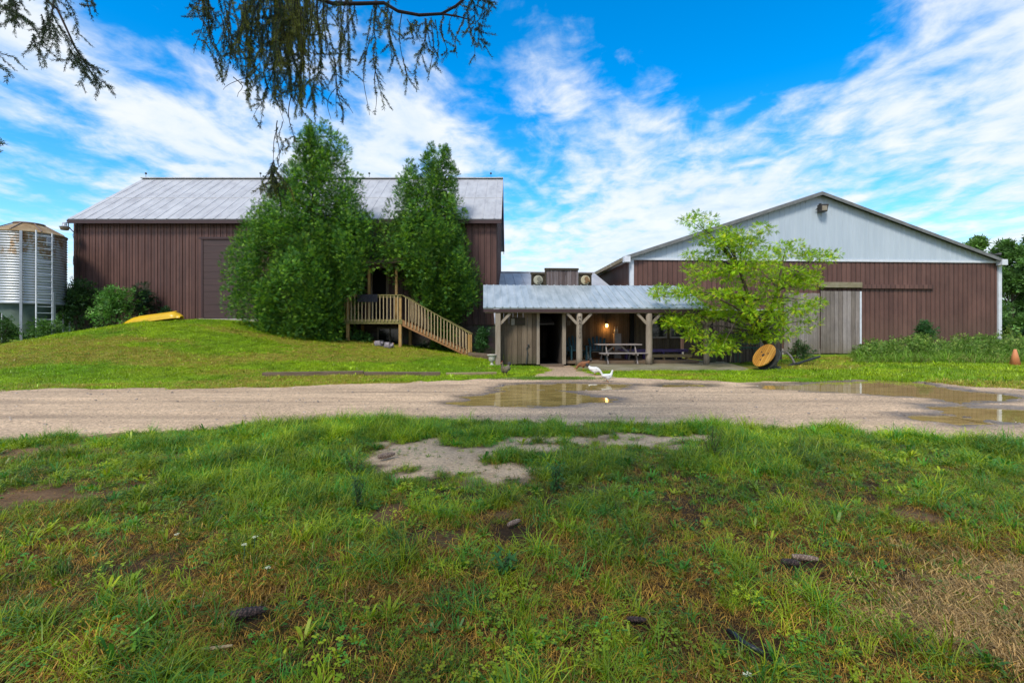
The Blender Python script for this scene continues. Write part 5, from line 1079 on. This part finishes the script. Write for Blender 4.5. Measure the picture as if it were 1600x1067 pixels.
def strand(x0, y0, x1, y1, Y, dens=1.0, colr=None, side=True, thick=.004):
    a, b_ = at(x0, y0, Y), at(x1, y1, Y+r.uniform(-.3, .3)); L = (b_-a).length; n = max(3, int(L/.035)); pts = []
    ph = r.uniform(0, 6); sw_ = r.uniform(.01, .035)
    for i in range(n+1):
        t = i/n; p = a.lerp(b_, t)+Vector((math.sin(ph+t*5)*sw_, math.cos(ph+t*4)*sw_, 0)); pts.append(p)
    tw.tube(pts, [thick*(1-.6*i/n) for i in range(n+1)], 4, False)
    for i in range(n):
        c = colr or (ol if r.random() < .5 else dk_)
        if r.random() < dens:
            d = pts[i+1]-pts[i]; sprig(pts[i], d, r.uniform(.048, .068), c)
        if side and r.random() < .42*dens:
            q = Vector((r.uniform(-1, 1), r.uniform(-1, 1), r.uniform(-1.4, -.2))).normalized(); l2 = r.uniform(.05, .16); tw.tube([pts[i], pts[i]+q*l2], .002, 3, False)
            k = int(l2/.035)+1
            for j in range(k): sprig(pts[i]+q*l2*j/k, q, r.uniform(.035, .05), c if dens > .5 else dk_)
for i in range(100):
    x0 = r.gauss(440, 75); x0 = min(max(x0, 318), 610); y0 = r.uniform(-40, 20); top = np.interp(x0, [300, 330, 390, 430, 470, 500, 540, 590, 620], [60, 110, 165, 180, 190, 170, 140, 140, 70]); strand(x0, y0, x0+r.uniform(-14, 14), y0+max(30, (top-y0)*r.uniform(.35, 1.0)), r.uniform(3.5, 4.6), .9 if x0 > 360 else .75, ol if (455 < x0 < 500 and r.random() < .6) else None)
for x0, y0, x1, y1, dn in ((432,-10,440,100,.7),(440,100,436,190,.12),(436,190,432,255,.12),(433,255,428,290,.6),(436,200,420,262,.2),(436,225,446,275,.3),(430,252,450,300,.8),(428,285,405,298,1),(428,285,412,292,1),(428,280,440,310,1),(430,285,425,308,1),(436,190,447,232,.3),(455,150,458,232,.35),(446,215,450,240,.6),(428,262,410,296,1),(430,262,446,300,1),(430,268,418,306,1),(432,255,425,300,1),(425,120,403,192,.4),(412,110,404,190,.6),(395,110,355,142,.2),(365,118,380,155,.1),(345,20,340,90,.6),(341,92,338,124,.9),(358,30,362,105,.7),(300,8,325,25,1),(330,10,303,28,1),(470,120,462,175,.7),(520,90,530,186,.35),(528,130,512,185,.3),(530,140,534,190,.6),(522,100,545,175,.3),(575,60,572,178,.25),(585,70,595,165,.5),(590,105,583,175,.4),(582,90,600,130,.3)): strand(x0, y0, x1, y1, 4.0+r.uniform(-.1, .1), dn, side=(dn > .3))
for x0, y0, y1, dn in ((612,22,98,.5),(628,25,132,.35),(633,92,134,.4),(660,25,135,.8),(668,28,80,.9),(655,40,60,1),(682,30,112,.55),(695,40,96,.5),(720,20,90,.6),(735,5,90,.7),(742,45,70,.8),(640,28,60,.8),(648,30,50,.8),(600,10,60,.5),(675,30,130,.4),(690,25,65,.5),(708,20,58,.5),(590,10,48,.8),(717,-10,30,1),(738,-10,40,.8)): strand(x0, y0, x0+r.uniform(-4, 4), y1, 4.0+r.uniform(-.25, .25), dn)
for a in (((735,48),(770,52)),((742,45),(765,40)),((745,60),(765,70)),((745,5),(768,27)),((650,35),(640,62)),((655,70),(680,82)),((735,-5),(770,2)),((752,-12),(765,3))): strand(*a[0], *a[1], 4.0, 1, dk_)
# left clump and edge tips
for a in (((-20,0),(60,42)),((10,-10),(40,45)),((60,-20),(120,28)),((75,-10),(90,75)),((85,20),(110,92)),((95,40),(150,128)),((118,85),(168,136)),((115,75),(128,135)),((130,90),(155,120)),((60,20),(70,105)),((55,55),(66,102)),((100,-10),(125,60)),((-15,75),(22,92)),((-15,90),(20,128)),((-10,100),(12,110)),((-12,228),(14,226)),((-12,236),(4,236)),((30,-20),(20,35)),((128,5),(142,4)),((0,5),(30,40)),((70,-10),(95,20)),((108,82),(140,122)),((85,-15),(80,60)),((5,-10),(15,20))):
    strand(*a[0], *a[1], 3.6+r.uniform(-.3, .3), .95, dk_)
# limbs
lm = MB()
def limb(pts, Y, r0, r1):
    ps = [at(a, b_, Y) for a, b_ in pts]; n = len(ps); lm.tube(ps, [r0+(r1-r0)*i/(n-1) for i in range(n)], 8)
limb([(450,2),(480,-8),(520,6),(560,6),(600,5),(622,18),(655,24),(690,22),(712,10),(735,-10)], 4.0, .018, .010); limb([(450,2),(425,-10),(390,-5),(350,-12),(320,0),(300,-2)], 4.0, .016, .008); limb([(20,-30),(60,-10),(90,15),(120,80),(150,125)], 3.6, .012, .004)
limb([(690,22),(715,26),(730,30)], 4.0, .009, .004)
tp_ = at(480, -8, 4.0); lm.tube([tuple(SPT+Vector((.1, .1, 5.6))), (-2.2, 1.2, 5.7), (-1.9, 3.0, 4.9), tuple(tp_)], [.07, .05, .035, .02], 8); t2 = at(20, -30, 3.6); lm.tube([tuple(SPT+Vector((0, .1, 4.9))), (-3.2, 1.4, 4.7), tuple(t2)], [.05, .03, .014], 8)
for o in (): pass
off = -SPT
def shift(mb): mb.v = [(a+off.x, b_+off.y, c_+off.z) for a, b_, c_ in mb.v]
shift(lm); shift(tw); lm.build('limb', M_twig, sp, smooth_=True); tw.build('twigs', M_twig, sp)
P = np.array(NP)+np.array(off); D = np.array(ND); V, Fq, CC = scatter(NT, P, frames(D, roll=RS.uniform(0, 6, len(P))), np.array(NS), np.array(NC)*(.6+.8*RS.rand(len(P), 1)))
npmesh('needles', V, Fq, M_needle, sp, CC)
MB().tube([(0, 0, -.4), (0, 0, .3), (.03, 0, 3), (0, .03, 8), (0, 0, 15)], [.42, .3, .26, .17, .03], 14).build('trunk', M_bark, sp, smooth_=True)
# upper boughs, out of the frame, that shade the foreground
bl = []; r = random.Random(31)
for i in range(170):
    u = r.random(); z = 5.2+9.5*u; a = r.uniform(0, 6.28); R_ = (4.6*(1-u)**.9+.4)*r.uniform(.3, 1); x, y = math.cos(a)*R_, math.sin(a)*R_
    if z < 1.42+.78*(y+SPT.y)+.9 or r.random() < .58: continue
    bl.append((x, y, z-.08*R_, .6, .6, .28, 1))
blobs_mesh('crown', bl, 16, SPR, .5, (.03,.055,.018), sp, None, 0, .5, mt=M_needle, clip=lambda P: P[:, 2] > 1.42+.72*np.maximum(P[:, 1]+SPT.y, -2)+.35)

# foreground weeds that stand out
def weed(px, py, h, n_, col, lab, leaf=.06, seed=1, spread=.12, name='weed_plant', group=None):
    p = gp(px, py); r = random.Random(seed); t = thing(name, lab, 'weed', (p.x, p.y, gz(p.x, p.y)), 0, group); m = MB(); Ps, Ds = [], []
    for s_ in range(n_):
        a = r.uniform(0, 6.28); tip = Vector((math.cos(a)*spread*r.random(), math.sin(a)*spread*r.random(), h*r.uniform(.7, 1))); m.tube([(0, 0, 0), tip*.5+Vector((0, 0, .02)), tip], [.003, .0025, .001], 4)
        k = int(h/.03)
        for j in range(k):
            u = (j+1)/k; q = tip*u; b_ = r.uniform(0, 6.28); Ps.append(q); Ds.append((math.cos(b_), math.sin(b_), .4))
    m.build('stem', M_greenm if False else M_bark2, t); P = np.array(Ps); V, Fq, CC = scatter([leafy_tpl(7, 3, .3, .9)], P, frames(np.array(Ds)), leaf*(.7+.6*RS.rand(len(P))), jit(col, len(P), .3)); npmesh('leaves', V, Fq, M_leaf, t, CC); return t
weed(1112, 722, .42, 12, (.10,.20,.02), 'tall feathery green weed at the grass edge right of the middle', .045, 1, .22)
weed(553, 742, .28, 6, (.10,.22,.03), 'upright leafy weed left of the pale gravel patch', .065, 2, .14)
weed(560, 800, .30, 7, (.05,.13,.03), 'dark leafy weed in the grass below the upright one', .05, 3, .10)
weed(868, 770, .26, 6, (.05,.14,.03), 'dark broadleaf weed in the middle of the foreground', .07, 4, .08)
weed(215, 1022, .12, 4, (.14,.30,.03), 'low bright green weed in the front left corner', .06, 5, .08)
weed(1360, 950, .06, 3, (.16,.28,.03), 'small bright weed in front of the straw', .05, 6, .06)
weed(790, 900, .14, 4, (.05,.16,.03), 'broad bluish weed in the near grass', .09, 7, .06)
weed(1250, 715, .35, 2, (.10,.18,.03), 'thin tall weed at the right grass edge', .03, 8, .05)
M_flower = mat('white_flower_head', (.62,.62,.45), (.4,.42,.25), .8, 60)
for px, py, h, lab in ((380, 862, .16, 'white flower head on a thin stem, left and upper of the group'), (396, 846, .13, 'white flower head on a thin stem, topmost of the group'), (416, 890, .08, 'white flower head low in the grass, rightmost of the group'), (1164, 1058, .06, 'white flower head at the bottom edge of the view'), (275, 833, .06, 'flat white flower head in the left grass')):
    p = gp(px, py+8, h*.5); g_ = gz(p.x, p.y); t = thing('wild_flower', lab, 'flower', (p.x, p.y, g_), 0, 'white wild flowers'); MB().tube([(0,0,0),(.01,0,h*.9)], .0018, 4).build('stem', M_greenm, t)
    fm_ = MB(); rq = random.Random(px)
    for k in range(14): a = rq.uniform(0, 6.28); q = .016*math.sqrt(rq.random()); fm_.lathe([(0,-.003),(.0042,0),(0,.003)], (.01+math.cos(a)*q, math.sin(a)*q, h*.9+.008-q*.3), 6)
    fm_.build('blossom', M_flower, t)

# ------------------------------------------------------------------ sky, sun, camera
SUN_EL, SUN_AZ = math.radians(48), math.radians(205)   # compass-like angle from +Y, clockwise: behind the camera, to its left
wd = bpy.data.worlds.new('World'); S.world = wd; wd.use_nodes = True; nt = wd.node_tree; nt.nodes.clear()
out = nt.nodes.new('ShaderNodeOutputWorld'); bg = nt.nodes.new('ShaderNodeBackground'); nt.links.new(bg.outputs[0], out.inputs[0]); bg.inputs[1].default_value = .10
sk = nt.nodes.new('ShaderNodeTexSky'); sk.sky_type = 'NISHITA'; sk.sun_disc = False; sk.sun_elevation = SUN_EL; sk.sun_rotation = SUN_AZ; sk.air_density = 1.0; sk.dust_density = .6; sk.ozone_density = 2.5
hs = nt.nodes.new('ShaderNodeHueSaturation'); hs.inputs['Saturation'].default_value = 1.5; hs.inputs['Value'].default_value = 1.2; hs.inputs['Hue'].default_value = .498; nt.links.new(sk.outputs[0], hs.inputs['Color'])
tc = nt.nodes.new('ShaderNodeTexCoord'); sep = nt.nodes.new('ShaderNodeSeparateXYZ'); nt.links.new(tc.outputs['Generated'], sep.inputs[0])
zc_ = math_(nt, 'ADD', math_(nt, 'MAXIMUM', sep.outputs[2], 0.0), .12); cb_ = nt.nodes.new('ShaderNodeCombineXYZ')
nt.links.new(math_(nt, 'DIVIDE', sep.outputs[0], zc_), cb_.inputs[0]); nt.links.new(math_(nt, 'DIVIDE', sep.outputs[1], zc_), cb_.inputs[1])
def wmap(sc, rot=0, locv=(0, 0, 0)):
    m = nt.nodes.new('ShaderNodeMapping'); m.inputs['Scale'].default_value = sc; m.inputs['Rotation'].default_value = (0, 0, rot); m.inputs['Location'].default_value = locv; nt.links.new(cb_.outputs[0], m.inputs[0]); return m.outputs[0]
n1 = noise(nt, wmap((1.15, .75, 1), math.radians(20), (3.1, 1.7, 0)), 1.0, 8, .58, .5); n2 = noise(nt, wmap((2.6, 1.7, 1), math.radians(-25), (1, 5, 0)), 1.5, 6, .55, .5); n3 = noise(nt, wmap((5, 4.6, 1), .3, (2, 0, 0)), 1.5, 6, .6, .3)
f = math_(nt, 'ADD', math_(nt, 'MULTIPLY', n1, .36), math_(nt, 'ADD', math_(nt, 'MULTIPLY', n2, .38), math_(nt, 'MULTIPLY', n3, .26)))
def blob(px, py, rad, amp):
    global f
    d = Vector(((px-CX)/F, 1, (HY-py)/F)).normalized(); v = nt.nodes.new('ShaderNodeVectorMath'); v.operation = 'DOT_PRODUCT'; nt.links.new(tc.outputs['Generated'], v.inputs[0]); v.inputs[1].default_value = d
    a = rad/F; mr = nt.nodes.new('ShaderNodeMapRange'); mr.interpolation_type = 'SMOOTHSTEP'; mr.inputs[1].default_value = math.cos(a); mr.inputs[2].default_value = 1.0; mr.inputs[3].default_value = 0; mr.inputs[4].default_value = amp; nt.links.new(v.outputs['Value'], mr.inputs[0]); f = math_(nt, 'ADD', f, mr.outputs[0])
for b_ in ((60,250,160,-.05),(230,150,120,-.05),(380,160,150,-.05),(1500,330,160,-.04),(850,30,230,-.15),(1130,50,220,-.15),(1290,20,180,-.09),(1350,180,200,-.06),(700,300,120,-.05),(250,30,110,-.14),(500,70,150,-.04),(120,290,130,-.05),(1520,80,150,.10),(930,130,140,.14),(1160,210,190,.05),(1330,110,130,.06),(1450,270,220,.03),(150,120,170,.06),(700,180,130,.05),(1080,330,220,.05),(330,210,150,.09),(600,250,160,.05)): blob(*b_)
hz_ = nt.nodes.new('ShaderNodeMapRange'); hz_.inputs[1].default_value = .0; hz_.inputs[2].default_value = .35; hz_.inputs[3].default_value = .10; hz_.inputs[4].default_value = 0; nt.links.new(sep.outputs[2], hz_.inputs[0]); f = math_(nt, 'ADD', f, hz_.outputs[0])
cov = nt.nodes.new('ShaderNodeMapRange'); cov.interpolation_type = 'SMOOTHSTEP'; cov.inputs[1].default_value = .39; cov.inputs[2].default_value = .60; cov.inputs[3].default_value = 0; cov.inputs[4].default_value = 1; nt.links.new(f, cov.inputs[0])
cloudc = ramp(nt, math_(nt, 'ADD', math_(nt, 'MULTIPLY', n2, .6), math_(nt, 'MULTIPLY', n3, .4)), [(.33, (2.7,3.4,4.3)), (.5, (3.7,4.1,4.5)), (.62, (4.3,4.45,4.6))])
skyc = mix(nt, math_(nt, 'MULTIPLY', cov.outputs[0], .93), hs.outputs[0], cloudc); nt.links.new(skyc, bg.inputs[0])
sn = bpy.data.lights.new('Sun', 'SUN'); sn.energy = 1.5; sn.angle = math.radians(14); sn.color = (1, .95, .86); so = bpy.data.objects.new('Sun', sn); COL.objects.link(so)
sd_ = Vector((math.sin(SUN_AZ)*math.cos(SUN_EL), math.cos(SUN_AZ)*math.cos(SUN_EL), math.sin(SUN_EL))); so.rotation_euler = sd_.to_track_quat('Z', 'Y').to_euler()
cam = bpy.data.cameras.new('Camera'); cam.lens = F/1600*36; cam.sensor_width = 36; cam.shift_y = -(533.5-HY)/1600; cam.clip_end = 4000; cam.clip_start = .05
co = bpy.data.objects.new('Camera', cam); COL.objects.link(co); co.location = (0, 0, H); co.rotation_euler = (math.pi/2, 0, 0); S.camera = co
S.view_settings.view_transform = 'Standard'; S.view_settings.look = 'None'; S.view_settings.exposure = 1.2; S.view_settings.gamma = 1
S.cycles.max_bounces = 6; S.cycles.diffuse_bounces = 3; S.cycles.glossy_bounces = 3; S.cycles.transmission_bounces = 3; S.cycles.use_denoising = True; S.cycles.sample_clamp_indirect = 4
